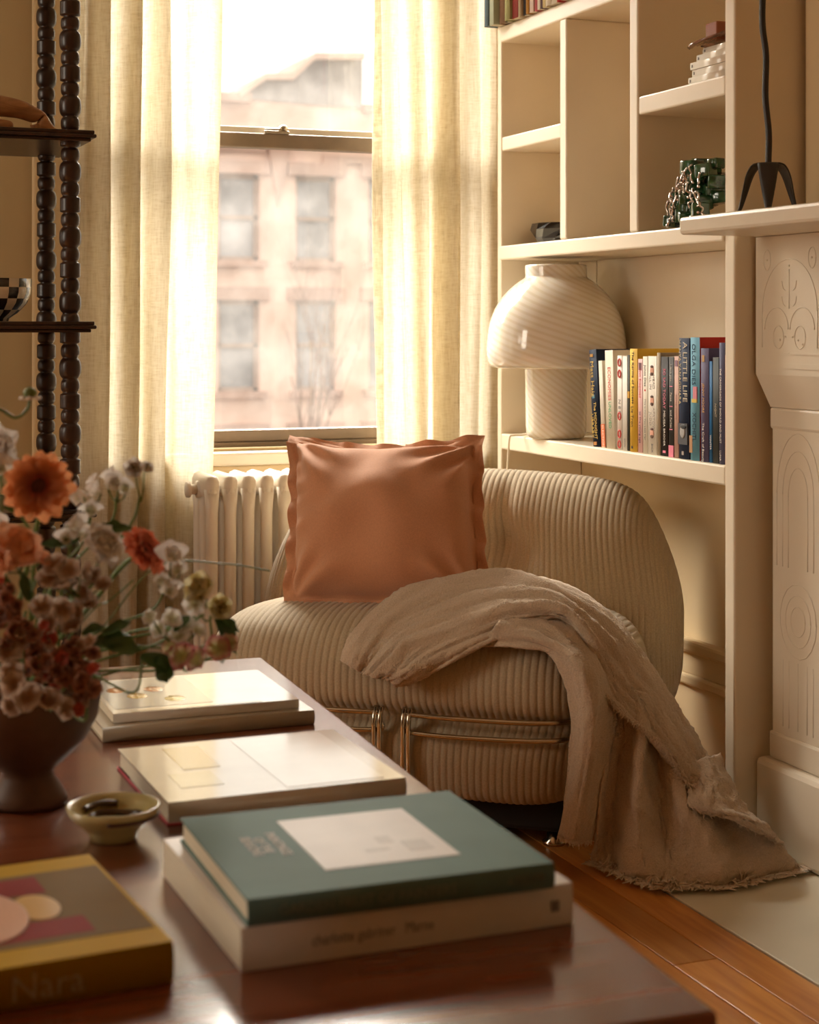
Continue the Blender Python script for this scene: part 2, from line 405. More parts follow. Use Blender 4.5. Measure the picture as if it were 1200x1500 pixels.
# casing round the main window
q = MB(); q.box(WX0 - .11, WX0, WY - .022, WY, WZ0 - .05, WZ1 + .11, bev=.006); q.box(WX1, WX1 + .11, WY - .022, WY, WZ0 - .05, WZ1 + .11, bev=.006); q.box(WX0 - .13, WX1 + .13, WY - .03, WY, WZ1, WZ1 + .13, bev=.006)
q.box(WX0 - .06, WX1 + .06, WY - .02, WY, WZ0 - .14, WZ0 - .046, bev=.004)
struct(q.build('trim_2', M['wall']), 'cream casing around the window')

# ------------------------------------------------------------------ street outside
M['brown'] = mat('brownstone', (.76, .54, .44), .9, var=.16, vscale=.5, bump=.2, bscale=3)
M['brownd'] = mat('brownstone_dark', (.54, .35, .28), .9, var=.2, vscale=.8)
M['slate'] = mat('slate_roof', (.36, .33, .32), .8, var=.2, vscale=1)
M['farglass'] = mat('far_window_glass', (.30, .30, .32), .12, spec=.8, var=.35, vscale=.6)
M['farframe'] = mat('far_window_frame', (.40, .30, .25), .7)
M['asphalt'] = mat('asphalt', (.22, .20, .18), .9, var=.1, vscale=1)
M['bark'] = mat('bark', (.24, .13, .09), .9)
struct(clampbox(-60, 80, 6, 90, -5.2, -5.0).build('street', M['asphalt']), 'grey street below the window')
FY = 40.0
bl = thing('townhouse', 'pale pink brownstone house across the street, seen through the window', 'building', (12.5, FY, -5))
def bp(x0, x1, y0, y1, z0, z1, name, m, bev=0, par=None):
    q = MB(); q.box(x0 - 12.5, x1 - 12.5, y0 - FY, y1 - FY, z0 + 5, z1 + 5, bev=bev); return q.build(name, m, par or bl)
wins = []
for row, (zl, zh) in enumerate(((2.58, 4.68), (-.60, 1.62), (-3.9, -1.7))):
    for c in (5.5, 7.4, 9.3, 11.24, 13.2, 15.1, 17.0, 18.9):
        wins.append((c - .52, c + .52, zl, zh))
av = sorted({3.0, 22.0, *[h[0] for h in wins], *[h[1] for h in wins]}); zv = sorted({-5, 6.5, *[h[2] for h in wins], *[h[3] for h in wins]})
q = MB()
for i in range(len(av) - 1):
    for k in range(len(zv) - 1):
        ca, cz = (av[i] + av[i + 1]) / 2, (zv[k] + zv[k + 1]) / 2
        if any(h[0] < ca < h[1] and h[2] < cz < h[3] for h in wins): continue
        q.box(av[i] - 12.5, av[i + 1] - 12.5, 0, .4, zv[k] + 5, zv[k + 1] + 5)
q.box(3 - 12.5, 22 - 12.5, .4, 9, 0, 11.4)
q.build('wall', M['brown'], bl)
rw = random.Random(3)
for (x0, x1, zl, zh) in wins:
    q = MB(); zm = (zl + zh) / 2
    for (a, b_, c, d) in ((x0, x0 + .1, zl, zh), (x1 - .1, x1, zl, zh), (x0, x1, zh - .12, zh), (x0, x1, zl, zl + .1), (x0, x1, zm - .05, zm + .05)):
        q.box(a - 12.5, b_ - 12.5, .18, .30, c + 5, d + 5)
    wf = q.build('window', M['farframe'], bl)
    q = MB(); q.box(x0 - 12.5, x1 - 12.5, .26, .28, zl + 5, zm + 5); q.build('pane', M['farglass'], wf)
    q = MB(); q.box(x0 - 12.5, x1 - 12.5, .24, .26, zm + 5, zh + 5); q.build('pane', M['farglass'], wf)
    bp(x0 - .22, x1 + .22, FY - .14, FY, zh, zh + .32, 'lintel', M['brownd'])
    bp(x0 - .15, x1 + .15, FY - .16, FY, zl - .16, zl, 'window_sill', M['brownd'])
bp(3, 11.9, FY - .12, FY, 5.2, 5.42, 'string_course', M['brownd']); bp(13.35, 22, FY - .12, FY, 5.0, 5.2, 'string_course', M['brownd'])
for c in (12.22, 16.05, 8.35):
    q = MB(); c0 = c - 12.5
    q.add([(c0 - .3, -.2, 10.4), (c0 + .3, -.2, 10.4), (c0, -.06, 8.9), (c0 - .3, 0, 10.4), (c0 + .3, 0, 10.4), (c0, 0, 8.9)], [(0, 1, 2), (0, 2, 5, 3), (1, 4, 5, 2), (0, 3, 4, 1)]); q.build('corbel', M['brownd'], bl)
# stepped parapet
bp(3, 11.5, FY - .2, FY + .5, 6.4, 6.62, 'cornice', M['brownd']); bp(14.4, 22, FY - .2, FY + .5, 6.3, 6.5, 'cornice', M['brownd'])
q = MB(); pr = [(11.2, 6.5), (11.85, 6.96), (12.55, 7.0), (13.1, 7.52), (14.4, 7.6), (14.4, 6.4)]
n = len(pr); vs = [(a - 12.5, -.05, c + 5) for a, c in pr] + [(a - 12.5, 2.5, c + 5) for a, c in pr]
q.add(vs, [tuple(range(n)), tuple(range(2 * n - 1, n - 1, -1))] + [(i, i + n, (i + 1) % n + n, (i + 1) % n) for i in range(n)]); q.build('gable', M['slate'], bl, fixn=True)
q = MB()
for (a, c), (a2, c2) in zip(pr[:-2], pr[1:-1]):
    q.add([(a - 12.5, -.25, c + 5), (a2 - 12.5, -.25, c2 + 5), (a2 - 12.5, 2.6, c2 + 5), (a - 12.5, 2.6, c + 5), (a - 12.5, -.25, c + 5.16), (a2 - 12.5, -.25, c2 + 5.16), (a2 - 12.5, 2.6, c2 + 5.16), (a - 12.5, 2.6, c + 5.16)], [(0, 1, 2, 3), (4, 7, 6, 5), (0, 4, 5, 1), (1, 5, 6, 2), (2, 6, 7, 3), (3, 7, 4, 0)])
q.build('coping', M['brown'], bl, fixn=True)
# bare street tree
tr = thing('bare_tree', 'bare leafless street tree in front of the pale pink house', 'tree', (8.3, 26, -5))
q = MB(); rt = random.Random(11)
def branch(p, d, L, r, depth):
    pts = [p]; rr = [r]
    for i in range(4):
        d = (d + Vector((rt.uniform(-.14, .14), rt.uniform(-.14, .14), .06))).normalized(); pts.append(pts[-1] + d * L / 4); rr.append(r * (1 - .12 * (i + 1)))
    q.tube(pts, rr, 5)
    if depth:
        for i in range(3 if depth > 1 else 4):
            k = rt.choice((2, 3, 4)); a = Vector((rt.uniform(-.6, .6), rt.uniform(-.6, .6), rt.uniform(.3, .9)))
            branch(pts[k], (d + a).normalized(), L * rt.uniform(.6, .8), rr[k] * .6, depth - 1)
branch(Vector((0, 0, 0)), Vector((0, 0, 1)), 3.2, .11, 4)
q.build('branches', M['bark'], tr)

# ------------------------------------------------------------------ curtains
def smooth_path(pts, n):
    """catmull-rom through pts (list of tuples), n samples per span"""
    P = [np.array(p, float) for p in pts]; P = [2 * P[0] - P[1]] + P + [2 * P[-1] - P[-2]]; out = []
    for i in range(1, len(P) - 2):
        a, b_, c, d = P[i - 1:i + 3]
        for k in range(n):
            t = k / n
            out.append(.5 * ((2 * b_) + (-a + c) * t + (2 * a - 5 * b_ + 4 * c - d) * t * t + (-a + 3 * b_ - 3 * c + d) * t ** 3))
    out.append(P[-2]); return out
def curtain(name, label, top, bot, zt, zb, seed):
    tp, bt = smooth_path(top, 9), smooth_path(bot, 9); nz = 60; G = []
    for k in range(nz + 1):
        f = k / nz; z = zt + (zb - zt) * f; row = []
        for i in range(len(tp)):
            p = tp[i] * (1 - f) + bt[i] * f
            w1 = noise.noise(Vector((i * .12 + seed, z * 1.1, 0))) * .012 * min(1, 3 * f)
            w2 = noise.noise(Vector((i * .12 + seed, z * 1.3, 5))) * .016 * min(1, 3 * f)
            row.append((p[0] + w1, p[1] + w2, z))
        G.append(row)
    root = thing(name, label, 'curtain', (top[0][0], top[0][1], zb))
    q = MB(); o0 = Vector((top[0][0], top[0][1], zb)); q.grid([[Vector(p) - o0 for p in r] for r in G])
    q.build('panel', M['linen'], root)
    # side hem: a doubled strip along both edges
    q = MB()
    for e_ in (0, -1):
        i0, i1 = (0, 5) if e_ == 0 else (len(tp) - 6, len(tp) - 1)
        q.grid([[Vector(r[i]) - o0 + Vector((0, .003, 0)) for i in range(i0, i1 + 1)] for r in G])
    q.build('hem', M['linen'], root)
    return root
Y0 = 4.33
LT_ = [(.785, 0), (.825, -.02), (.868, -.035), (.876, -.02), (.86, .005), (.838, .03), (.86, .045), (.905, -.01), (.948, -.05), (.957, -.03), (.945, .005), (.924, .03), (.94, .045), (.985, -.02), (1.025, -.055), (1.034, -.03), (1.018, .005), (1.0, .035), (1.018, .045), (1.05, .02), (1.075, -.03), (1.12, -.05), (1.165, -.04), (1.178, -.01), (1.165, .02), (1.138, .03), (1.132, .045), (1.15, .052)]
curtain('curtain', 'cream linen curtain hanging left of the window pane, beside the bobbin shelf',
        [(x_, Y0 + d) for x_, d in LT_], [(.785 + (x_ - .785) * .875, Y0 + d) for x_, d in LT_], 2.6, .03, 1)
RT_ = [(1.586, 1.606, .0), (1.60, 1.64, -.045), (1.622, 1.688, -.05), (1.628, 1.700, -.03), (1.612, 1.690, .01), (1.608, 1.684, .035), (1.64, 1.70, .045), (1.675, 1.722, -.01), (1.70, 1.745, -.045), (1.712, 1.752, -.03), (1.703, 1.742, .01), (1.70, 1.738, .03), (1.74, 1.765, .045), (1.785, 1.80, -.01), (1.812, 1.826, -.05), (1.824, 1.835, -.03), (1.80, 1.812, .005), (1.764, 1.78, .03), (1.79, 1.80, .05), (1.84, 1.845, .02), (1.885, 1.888, -.02), (1.905, 1.905, -.01), (1.94, 1.94, .02), (1.985, 1.985, 0)]
curtain('curtain.001', 'cream linen curtain hanging between the window pane and the white bookcase',
        [(a, Y0 + d) for a, b_, d in RT_], [(b_, Y0 + d) for a, b_, d in RT_], 2.6, .03, 7)
q = MB(); q.tube([(.70, Y0, 2.62), (2.03, Y0, 2.62)], .012, 12); q.ball((.69, Y0, 2.62), .022)
tag(q.build('curtain_rod', M['black']), 'dark curtain rod above the window carrying the linen curtains', 'curtain rod')

# ------------------------------------------------------------------ radiator
rad = thing('radiator', 'white cast iron column radiator under the window', 'radiator', (1.09, 4.19, 0))
q = MB(); q0 = q
for yy in (-.062, 0, .062):
    q.tube([(0, yy, .10), (0, yy, .16), (0, yy, .56), (0, yy, .62)], [.020, .0155, .0155, .020], 12)
q.box(-.0185, .0185, -.082, .082, .595, .655, bev=.017, smooth=True); q.box(-.0185, .0185, -.082, .082, .085, .145, bev=.017, smooth=True)
q.tube([(-.0235, 0, .615), (.0235, 0, .615)], .022, 12); q.tube([(-.0235, 0, .115), (.0235, 0, .115)], .022, 12)
me = None
NS = 11
for i in range(NS):
    if me is None: o = q.build('section', M['iron'], rad); me = o.data
    else: o = bpy.data.objects.new('section', me); COL.objects.link(o); o.parent = rad
    o.location = (i * .047, 0, 0)
q = MB()
for i in (0, NS - 1):
    for yy in (-.062, .062):
        q = MB(); q.tube([(i * .047, yy, 0), (i * .047, yy, .03), (i * .047, yy, .10)], [.02, .012, .018], 10)
        q.build('foot', M['iron'], rad)
q = MB(); q.tube([(-.045, 0, .615), (-.02, 0, .615)], .013, 10); q.tube([(-.05, 0, .615), (-.04, 0, .615)], .02, 8); q.build('plug', M['iron'], rad)

# ------------------------------------------------------------------ bookcase
ZLOW, ZUP, ZTOP = .749, 1.231, 1.795
TH = .040
bc = thing('bookcase', 'built-in cream painted bookcase in the alcove beside the fireplace', 'bookcase', (BX, 2.89, 0))
def bcp(name, x0, x1, y0, y1, z0, z1, bev=.004):
    q = MB(); q.box(x0 - BX, x1 - BX, y0 - 2.89, y1 - 2.89, z0, z1, bev=bev); return q.build(name, M['cream'], bc)
bcp('side_panel', BX, AX - .001, 2.892, 2.928, .003, 2.6)
bcp('side_panel', BX + .004, AX - .001, 4.005, 4.032, .003, 2.6)
bcp('shelf', BX + .002, AX - .001, 2.930, 4.004, ZLOW - TH, ZLOW)
bcp('shelf', BX - .004, AX - .001, 2.930, 4.004, ZUP - TH + .004, ZUP)
bcp('shelf', BX, AX - .001, 3.32, 4.004, ZTOP - TH, ZTOP)
bcp('divider', BX, AX - .001, 3.627, 3.662, ZUP + .001, ZTOP - TH)
bcp('divider', BX, AX - .001, 3.282, 3.319, ZUP + .001, 2.6)
bcp('shelf', BX + .004, AX - .001, 3.664, 4.003, 1.511 - .036, 1.511)
bcp('shelf', BX + .002, AX - .001, 2.930, 3.281, 1.526 - TH, 1.526)
bcp('shelf', BX, AX - .001, 2.930, 4.004, 2.56, 2.6)
# back boards with an open joint beside the left panel
bcp('back_board', AX - .010, AX - .002, 2.930, 3.90, ZLOW + .001, ZUP - TH + .003, 0)
bcp('back_board', AX - .010, AX - .002, 3.906, 4.004, ZLOW + .001, ZUP - TH + .003, 0)

# ------------------------------------------------------------------ fireplace
fp = thing('fireplace', 'cream painted fireplace surround with incised ornament and mantel shelf', 'fireplace', (CX, 2.88, 0))
def fpp(name, x0, x1, y0, y1, z0, z1, bev=.005, m='mantel'):
    q = MB(); q.box(x0 - CX, x1 - CX, y0 - 2.88, y1 - 2.88, z0, z1, bev=bev); return q.build(name, M[m], fp)
MZ = 1.236
fpp('mantel_shelf', 1.682, CX + .001, 1.12, 2.872, MZ - .034, MZ, .007)
fpp('frieze', 1.885, CX + .001, 1.35, 2.62, .93, MZ - .035)
for (ya, yb) in ((2.655, 2.884), (1.32, 1.55)):
    q = MB(); X0, X1, X2 = 1.864 - CX, 1.884 - CX, .001
    a, b_ = ya - 2.88, yb - 2.88
    # bracket block with a splayed underside
    pr = [(X0, MZ - .035), (X0, .932), (X1 - .002, .868), (X2, .868), (X2, MZ - .035)]
    ins = [0, 0, .024, .024, 0]
    vs = [(x_, a + i_, z_) for (x_, z_), i_ in zip(pr, ins)] + [(x_, b_ - i_, z_) for (x_, z_), i_ in zip(pr, ins)]
    q.add(vs, [(0, 1, 2, 3, 4), (9, 8, 7, 6, 5)] + [(i, i + 5, (i + 1) % 5 + 5, (i + 1) % 5) for i in range(5)])
    q.build('bracket_block', M['mantel'], fp, fixn=True)
    q = MB(); q.box(X0 - .0015, X0, a + .012, b_ - .012, .945, .955, bev=0); q.box(X0 - .0015, X0, a + .012, b_ - .012, .972, .976)
    q.build('fillet', M['mantel'], fp)
    q = MB(); q.box(X1, X2, a + .026, b_ - .026, .18, .868, bev=.004); q.box(X1 - .004, X2, a + .020, b_ - .020, .18, .235, bev=.006); q.box(X1 - .003, X2, a + .021, b_ - .021, .825, .868, bev=.006)
    q.build('pilaster', M['mantel'], fp)
    q = MB(); q.box(X0 - .002, X2, a - .002, b_ + .002, .003, .18, bev=.012); q.build('plinth', M['mantel'], fp)
    # incised ornament: thin drawn lines standing a hair proud of the paint, and drilled dots
    yc = (a + b_) / 2; hw = (b_ - a) / 2
    def arc(yc_, zc_, ry, rz, t0, t1, xx, r=.0011):
        q = MB(); q.tube([(xx, yc_ + ry * math.cos(t), zc_ + rz * math.sin(t)) for t in np.linspace(t0, t1, 18)], r, 5); q.build('engraved_line', M['mantel'], fp)
    def ln(p, p2, xx, r=.0011):
        q = MB(); q.tube([(xx, *p), (xx, *p2)], r, 5); q.build('engraved_line', M['mantel'], fp)
    arc(yc, 1.055, hw * .80, .10, 0, PI, X0); ln((yc - hw * .80, 1.055), (yc - hw * .80, .985), X0); ln((yc + hw * .80, 1.055), (yc + hw * .80, .985), X0)
    ln((yc, 1.135), (yc, 1.06), X0)
    for zz in (1.095, 1.065):
        for sgn in (-1, 1): arc(yc + sgn * .012, zz + .018, .012, .018, -PI / 2 if sgn > 0 else -PI / 2, 0 if sgn > 0 else -PI, X0)
    for sgn in (-1, 1):
        arc(yc + sgn * .043, 1.02, .04, .042, 0, PI, X0); arc(yc + sgn * .036, 1.005, .018, .022, -PI, PI, X0); arc(yc + sgn * .075, 1.155, .012, .02, -PI, PI, X0)
    for (dy, zz) in ((-.075, 1.155), (.075, 1.155), (0, 1.142), (-.03, 1.0), (.03, 1.0), (-.012, 1.006), (.012, 1.006), (0, .975), (-.045, .992)):
        q = MB(); q.ball((X0, yc + dy, zz), .0024, 1); q.build('drilled_dot', M['mantel'], fp)
    for r_ in (1, .72, .45):
        arc(yc, .70, hw * .62 * r_, .12 * r_, 0, PI, X1); ln((yc - hw * .62 * r_, .70), (yc - hw * .62 * r_, .56), X1); ln((yc + hw * .62 * r_, .70), (yc + hw * .62 * r_, .56), X1)
    for r_ in (.06, .042, .024): arc(yc, .46, r_, r_ * 1.2, -PI, PI, X1)
    for k in (-.05, -.03, .0, .03, .05): ln((yc + k, .38), (yc + k, .25), X1)
q = MB(); q.box(.02, .03, 1.56 - 2.88, 2.44 - 2.88, 0.003, .92); q.build('firebox', M['soot'], fp)

# ------------------------------------------------------------------ bobbin shelf (left)
et = thing('bobbin_shelf', 'dark wooden shelf unit with turned bobbin posts at the left by the curtain', 'shelf', (.64, 3.60, 0))
PER = .138
def bobbin(z0, z1, phase):
    pr = []
    z = z0
    def rad_at(zz):
        t = ((zz - phase) % PER) / PER
        # small bead, big ball, small bead, octagonal-looking drum
        for a, b_, r, kind in ((0, .21, .0200, 0), (.21, .53, .0232, 0), (.53, .74, .0200, 0), (.74, 1.0, .0215, 1)):
            if a <= t < b_:
                s_ = (t - a) / (b_ - a) * 2 - 1
                if kind == 0: return .0125 + (r - .0125) * math.sqrt(max(0, 1 - abs(s_) ** 2.6))
                return .0125 + (r - .0125) * min(1, (1 - abs(s_)) * 6)
        return .0125
    n_ = int((z1 - z0) / .0026)
    return [(rad_at(z0 + (z1 - z0) * i / n_), z0 + (z1 - z0) * i / n_) for i in range(n_ + 1)]
for (xx, yy) in ((.007, .013), (.007, .314), (-.93, .013), (-.93, .314)):
    q = MB(); q.lathe([(.012, 0)] + bobbin(0.0, 2.3, .058 if yy < .1 else .02) + [(.001, 2.3)], (xx, yy, 0), 16); q.build('bobbin_post', M['darkwood'], et)
for zt in (1.436, 1.036, .642, .22, 1.95):
    q = MB(); q.box(-.968, .050, -.033, .358, zt - .008, zt, bev=.002); q.box(-.972, .054, -.037, .362, zt - .016, zt - .008, bev=.003); q.box(-.962, .044, -.027, .352, zt - .023, zt - .016, bev=.002)
    q.build('shelf', M['darkwood'], et)

# ------------------------------------------------------------------ armchair
CH_O = cw(-.03, 3.38, 0)
th = math.radians(18)
er = Vector((math.cos(th) * CS - math.sin(th) * SN, -math.cos(th) * SN - math.sin(th) * CS, 0))
ef = Vector((-math.sin(th) * CS - math.cos(th) * SN, math.sin(th) * SN - math.cos(th) * CS, 0))
def CL(r, f, z): return CH_O + er * r + ef * f + Vector((0, 0, z))
CM = Matrix(((er.x, ef.x, 0, CH_O.x), (er.y, ef.y, 0, CH_O.y), (0, 0, 1, 0), (0, 0, 0, 1)))
ch = thing('lounge_chair', 'beige ribbed fabric low lounge chair with chrome rods, set in the corner', 'chair')
ch.matrix_world = CM
def closed_path(pts, n):
    P = np.array(pts, float); m = len(P); out = []
    for i in range(m):
        a, b_, c, d = P[(i - 1) % m], P[i], P[(i + 1) % m], P[(i + 2) % m]
        for k in range(40):
            t = k / 40
            out.append(.5 * ((2 * b_) + (-a + c) * t + (2 * a - 5 * b_ + 4 * c - d) * t * t + (-a + 3 * b_ - 3 * c + d) * t ** 3))
    out = np.array(out + [out[0]]); L = np.r_[0, np.cumsum(np.linalg.norm(np.diff(out, axis=0), axis=1))]
    s_ = np.linspace(0, L[-1], n, endpoint=False)
    return np.stack([np.interp(s_, L, out[:, k]) for k in range(out.shape[1])], 1)
def cushion(prof, centre, R, p, qx, nrib, nt_, amp, fn=None, per=7):
    pr = closed_path(prof, nt_); c = np.array(centre)
    # arc-length sampling across the width so the ribs wrap round the ends
    t_ = np.linspace(-1, 1, 4001); es = np.clip(1 - np.abs(t_) ** p, 0, 1) ** (1 / qx)
    L = np.r_[0, np.cumsum(np.hypot(np.diff(t_) * R, np.diff(es) * .17))]
    ns = nrib * per + 1; ss = np.interp(np.linspace(0, L[-1], ns), L, t_)
    e_ = np.maximum(np.clip(1 - np.abs(ss) ** p, 0, 1) ** (1 / qx), .004)
    Pm = np.zeros((ns, nt_, 3))
    Pm[:, :, 0] = ss[:, None] * R
    Pm[:, :, 1] = c[0] + (pr[None, :, 0] - c[0]) * e_[:, None]
    Pm[:, :, 2] = c[1] + (pr[None, :, 1] - c[1]) * e_[:, None]
    if fn is not None: Pm = fn(Pm, ss)
    # normals and ribs
    du = np.gradient(Pm, axis=0); dv = np.roll(Pm, -1, 1) - np.roll(Pm, 1, 1)
    N = np.cross(du, dv); N /= np.maximum(np.linalg.norm(N, axis=2, keepdims=True), 1e-9)
    mid = N[ns // 2]; 
    if ((Pm[ns // 2] - np.array([0, c[0], c[1]])) * mid).sum() < 0: N = -N
    ph = np.linspace(0, nrib * PI, ns); rib = (np.abs(np.sin(ph)) ** .5 - .6)
    Pm += N * (amp * rib)[:, None, None]
    return Pm
def sm(x, a, b_):
    t = np.clip((x - a) / (b_ - a), 0, 1); return t * t * (3 - 2 * t)
def seat_fn(P, ss):
    r, f, z = P[:, :, 0], P[:, :, 1], P[:, :, 2]
    P[:, :, 2] = z + .012 * np.exp(-((r - .1) / .25) ** 2) * np.exp(-((f + .12) / .15) ** 2)
    # slight pull along the strap line
    P[:, :, 1] = f - .012 * np.exp(-((z - .245) / .02) ** 2) * (f > -.15)
    P[:, :, 0] = r * (1 - .05 * sm(z, .30, .12)) - .016
    return P
SEATP = [(-.03, .085), (.005, .15), (.004, .215), (-.012, .245), (.018, .29), (.012, .36), (-.035, .415), (-.13, .440), (-.27, .438), (-.40, .425), (-.52, .41), (-.60, .35), (-.62, .22), (-.58, .10), (-.40, .082), (-.20, .080)]
Pm = cushion(SEATP, (-.30, .25), .455, 7.5, 2.3, 76, 130, .0022, seat_fn)
q = MB(); q.grid(Pm, closev=True); q.build('seat', M['cord_fabric'], ch)
def back_fn(P, ss):
    r, f, z = P[:, :, 0].copy(), P[:, :, 1].copy(), P[:, :, 2].copy()
    P[:, :, 0] = r * (1 - .075 * sm(z, .40, .64) - .03 * sm(z, .3, .1)) - .016
    front = f > -.66
    g = np.exp(-((r - .095) / .075) ** 2) * np.exp(-((z - .525) / .05) ** 2)
    g2 = np.exp(-((r - .095) / .022) ** 2) * np.exp(-((z - .56) / .10) ** 2)
    P[:, :, 1] = f - (.064 * g + .020 * g2) * front
    # ends of the back curve gently forward
    P[:, :, 1] += .05 * np.abs(r / .49) ** 3
    P[:, :, 2] = z + .012 * np.cos(r * 5.0) - .012
    return P
BACKP = [(-.545, .12), (-.515, .22), (-.495, .33), (-.505, .43), (-.535, .53), (-.575, .615), (-.63, .672), (-.70, .688), (-.762, .655), (-.785, .56), (-.785, .42), (-.77, .26), (-.73, .12), (-.64, .09)]
Pm2 = cushion(BACKP, (-.645, .37), .492, 9.0, 2.5, 84, 130, .0024, back_fn)
q = MB(); q.grid(Pm2, closev=True); q.build('backrest', M['cord_fabric'], ch)
q = MB(); q.box(-.34, .34, -.66, -.07, .03, .10, bev=.01); q.build('base', M['blackbase'], ch)
for (r_, f_) in ((-.3, -.1), (.3, -.1), (-.3, -.6), (.3, -.6)):
    q = MB(); q.lathe([(.001, 0), (.022, 0), (.024, .006), (.014, .012), (.014, .035)], (r_, f_, .001), 16); q.build('chair_foot', M['chrome'], ch)
def rod(pts, r=.0055, close=False):
    pp = smooth_path(pts + ([pts[0]] if close else []), 6); return pp
def strap(side):
    q = MB()
    x0, x1 = (.03, .372) if side > 0 else (-.03, -.372)
    up = [(x0, .012, .262), (x0 + (x1 - x0) * .3, .020, .262), (x0 + (x1 - x0) * .7, .012, .262), (x0 + (x1 - x0) * .92, -.012, .264), (x1, -.05, .264)]
    dn = [(x0, .012, .228), (x0 + (x1 - x0) * .3, .020, .226), (x0 + (x1 - x0) * .7, .012, .227), (x0 + (x1 - x0) * .92, -.012, .230), (x1, -.05, .236)]
    loop = up + [(x1 + (.01 if side > 0 else -.01), -.07, .25)] + dn[::-1] + [(x0 - (.004 if side > 0 else -.004), .010, .245)]
    q.tube(smooth_path(loop + [loop[0]], 8), .0055, 10, cap=False)
    q.build('strap_rod', M['chrome'], ch)
    q = MB()
    for dx in (-.006, .006):
        q.tube(smooth_path([(x0 + dx, .006, .272), (x0 + dx, .018, .255), (x0 + dx, .022, .22), (x0 + dx, .020, .15), (x0 + dx, .004, .095), (x0 + dx, -.03, .07)], 6), .0052, 8)
    q.build('upright_rod', M['chrome'], ch)
strap(1); strap(-1)

# ------------------------------------------------------------------ pillow
pl = thing('throw_pillow', 'terracotta orange linen pillow with a flanged edge, leaning on the lounge chair', 'pillow')
TL, TR, BR, BLc = at(420, 633, 3.80), at(709, 636, 3.66), at(724, 902, 3.47), at(413, 889, 3.63)
pc = (TL + TR + BR + BLc) / 4; pl.location = pc
nrm = ((TR - TL).cross(TL - BLc)).normalized()
if nrm.dot(Vector((0, 0, EYE)) - pc) < 0: nrm = -nrm
def pil(s_, t_, side):
    """s left..right, t bottom..top, side +1 front, -1 back"""
    k = .885
    # concave outline between the corners
    so = s_ * (1 - .045 * (1 - t_ * t_)); to = t_ * (1 - (.115 if t_ > 0 else .02) * (1 - s_ * s_))
    a, b_ = (so + 1) / 2, (to + 1) / 2
    p = (BLc * (1 - a) + BR * a) * (1 - b_) + (TL * (1 - a) + TR * a) * b_
    u_, v_ = min(1, abs(s_) / k), min(1, abs(t_) / k)
    h = ((1 - u_ ** 2.2) * (1 - v_ ** 2.2)) ** .46 * .115
    edge = max(abs(s_), abs(t_))
    n1 = noise.noise(Vector((s_ * 2.1, t_ * 2.1, 3 * side)))
    h += h * (.20 * n1 - .22 * math.exp(-((s_ + .05) / .22) ** 2 - ((t_ - .78) / .25) ** 2))
    # wrinkles running in from the corners and along the seams
    for (cx_, cy_, amp) in ((-1, 1, .011), (1, 1, .013), (-1, -1, .009), (1, -1, .006)):
        d = math.hypot(s_ - cx_, t_ - cy_); an = math.atan2(t_ - cy_, s_ - cx_)
        h += amp * math.sin(an * 13 + d * 2) * math.exp(-((d - .45) / .28) ** 2) * (1 if edge < k else .3)
    h += .003 * math.sin(t_ * 24 + 3 * n1) * math.exp(-((abs(s_) - .82) / .10) ** 2) if s_ < 0 else .0025 * math.sin(t_ * 15 + 2 * n1) * math.exp(-((abs(s_) - .82) / .12) ** 2)
    fl_ = 0
    if edge > k:
        g = (edge - k) / (1 - k); coord = t_ if abs(s_) > abs(t_) else s_
        fl_ = g * (.009 * math.sin(coord * 16 + 1) + .009 * noise.noise(Vector((coord * 7, s_, t_))))
        if t_ > .88 and s_ < .2: fl_ -= .012 * g
    return p + nrm * (side * max(h, -.004) + fl_ + side * .0012) - pc
N_ = 96
lin = np.linspace(-1, 1, N_ + 1)
q = MB(); q.grid([[pil(a, b_, 1) for b_ in lin] for a in lin]); q.grid([[pil(a, b_, -1) for b_ in lin[::-1]] for a in lin])
q.build('pillow_cover', M['pillow'], pl)
q = MB(); k = .885
sl = [(s_, k) for s_ in np.linspace(-k, k, 40)] + [(k, t_) for t_ in np.linspace(k, -k, 40)] + [(s_, -k) for s_ in np.linspace(k, -k, 40)] + [(-k, t_) for t_ in np.linspace(-k, k, 40)]
q.tube([pil(a, b_, 1) for a, b_ in sl], .0012, 5, cap=False); q.build('seam', M['pillow'], pl)

# ------------------------------------------------------------------ throw blanket
def surf(ctrl, nu, nv):
    """catmull-rom surface through a grid of (u, v, Z) control points"""
    G = [[at(*c) for c in row] for row in ctrl]
    rows = [smooth_path([tuple(p) for p in row], nv) for row in G]
    cols = list(zip(*rows))
    out = [smooth_path(list(c), nu) for c in cols]
    return np.array(out)          # [across, along, 3]
def wrinkle(P, seed, ridge, amp=.004, fine=.0016, along=1.0, nr=9):
    du = np.gradient(P, axis=0); dv = np.gradient(P, axis=1); N = np.cross(du, dv); N /= np.maximum(np.linalg.norm(N, axis=2, keepdims=True), 1e-9)
    if (N.mean((0, 1)) * (np.array([0, 0, EYE]) - P.mean((0, 1)))).sum() < 0: N = -N
    H_, W_ = P.shape[:2]
    D = np.zeros((H_, W_))
    for i in range(H_):
        for j in range(W_):
            a, b_ = i / (H_ - 1), j / (W_ - 1)
            wv = noise.noise(Vector((b_ * 3 * along + seed, a * 2, seed)))
            D[i, j] = ridge * noise.noise(Vector((a * nr + wv * 1.2, b_ * 2.2 * along, seed * 1.7))) + amp * (.5 - 1.6 * abs(noise.noise(Vector((a * 15 + wv * 3, b_ * 5 * along, seed)))) + .5 * noise.noise(Vector((a * 34 + wv * 4, b_ * 14 * along, seed + 3)))) + fine * noise.noise(Vector((P[i, j, 0] * 190, P[i, j, 1] * 190, P[i, j, 2] * 60)))
    return P + N * D[:, :, None]
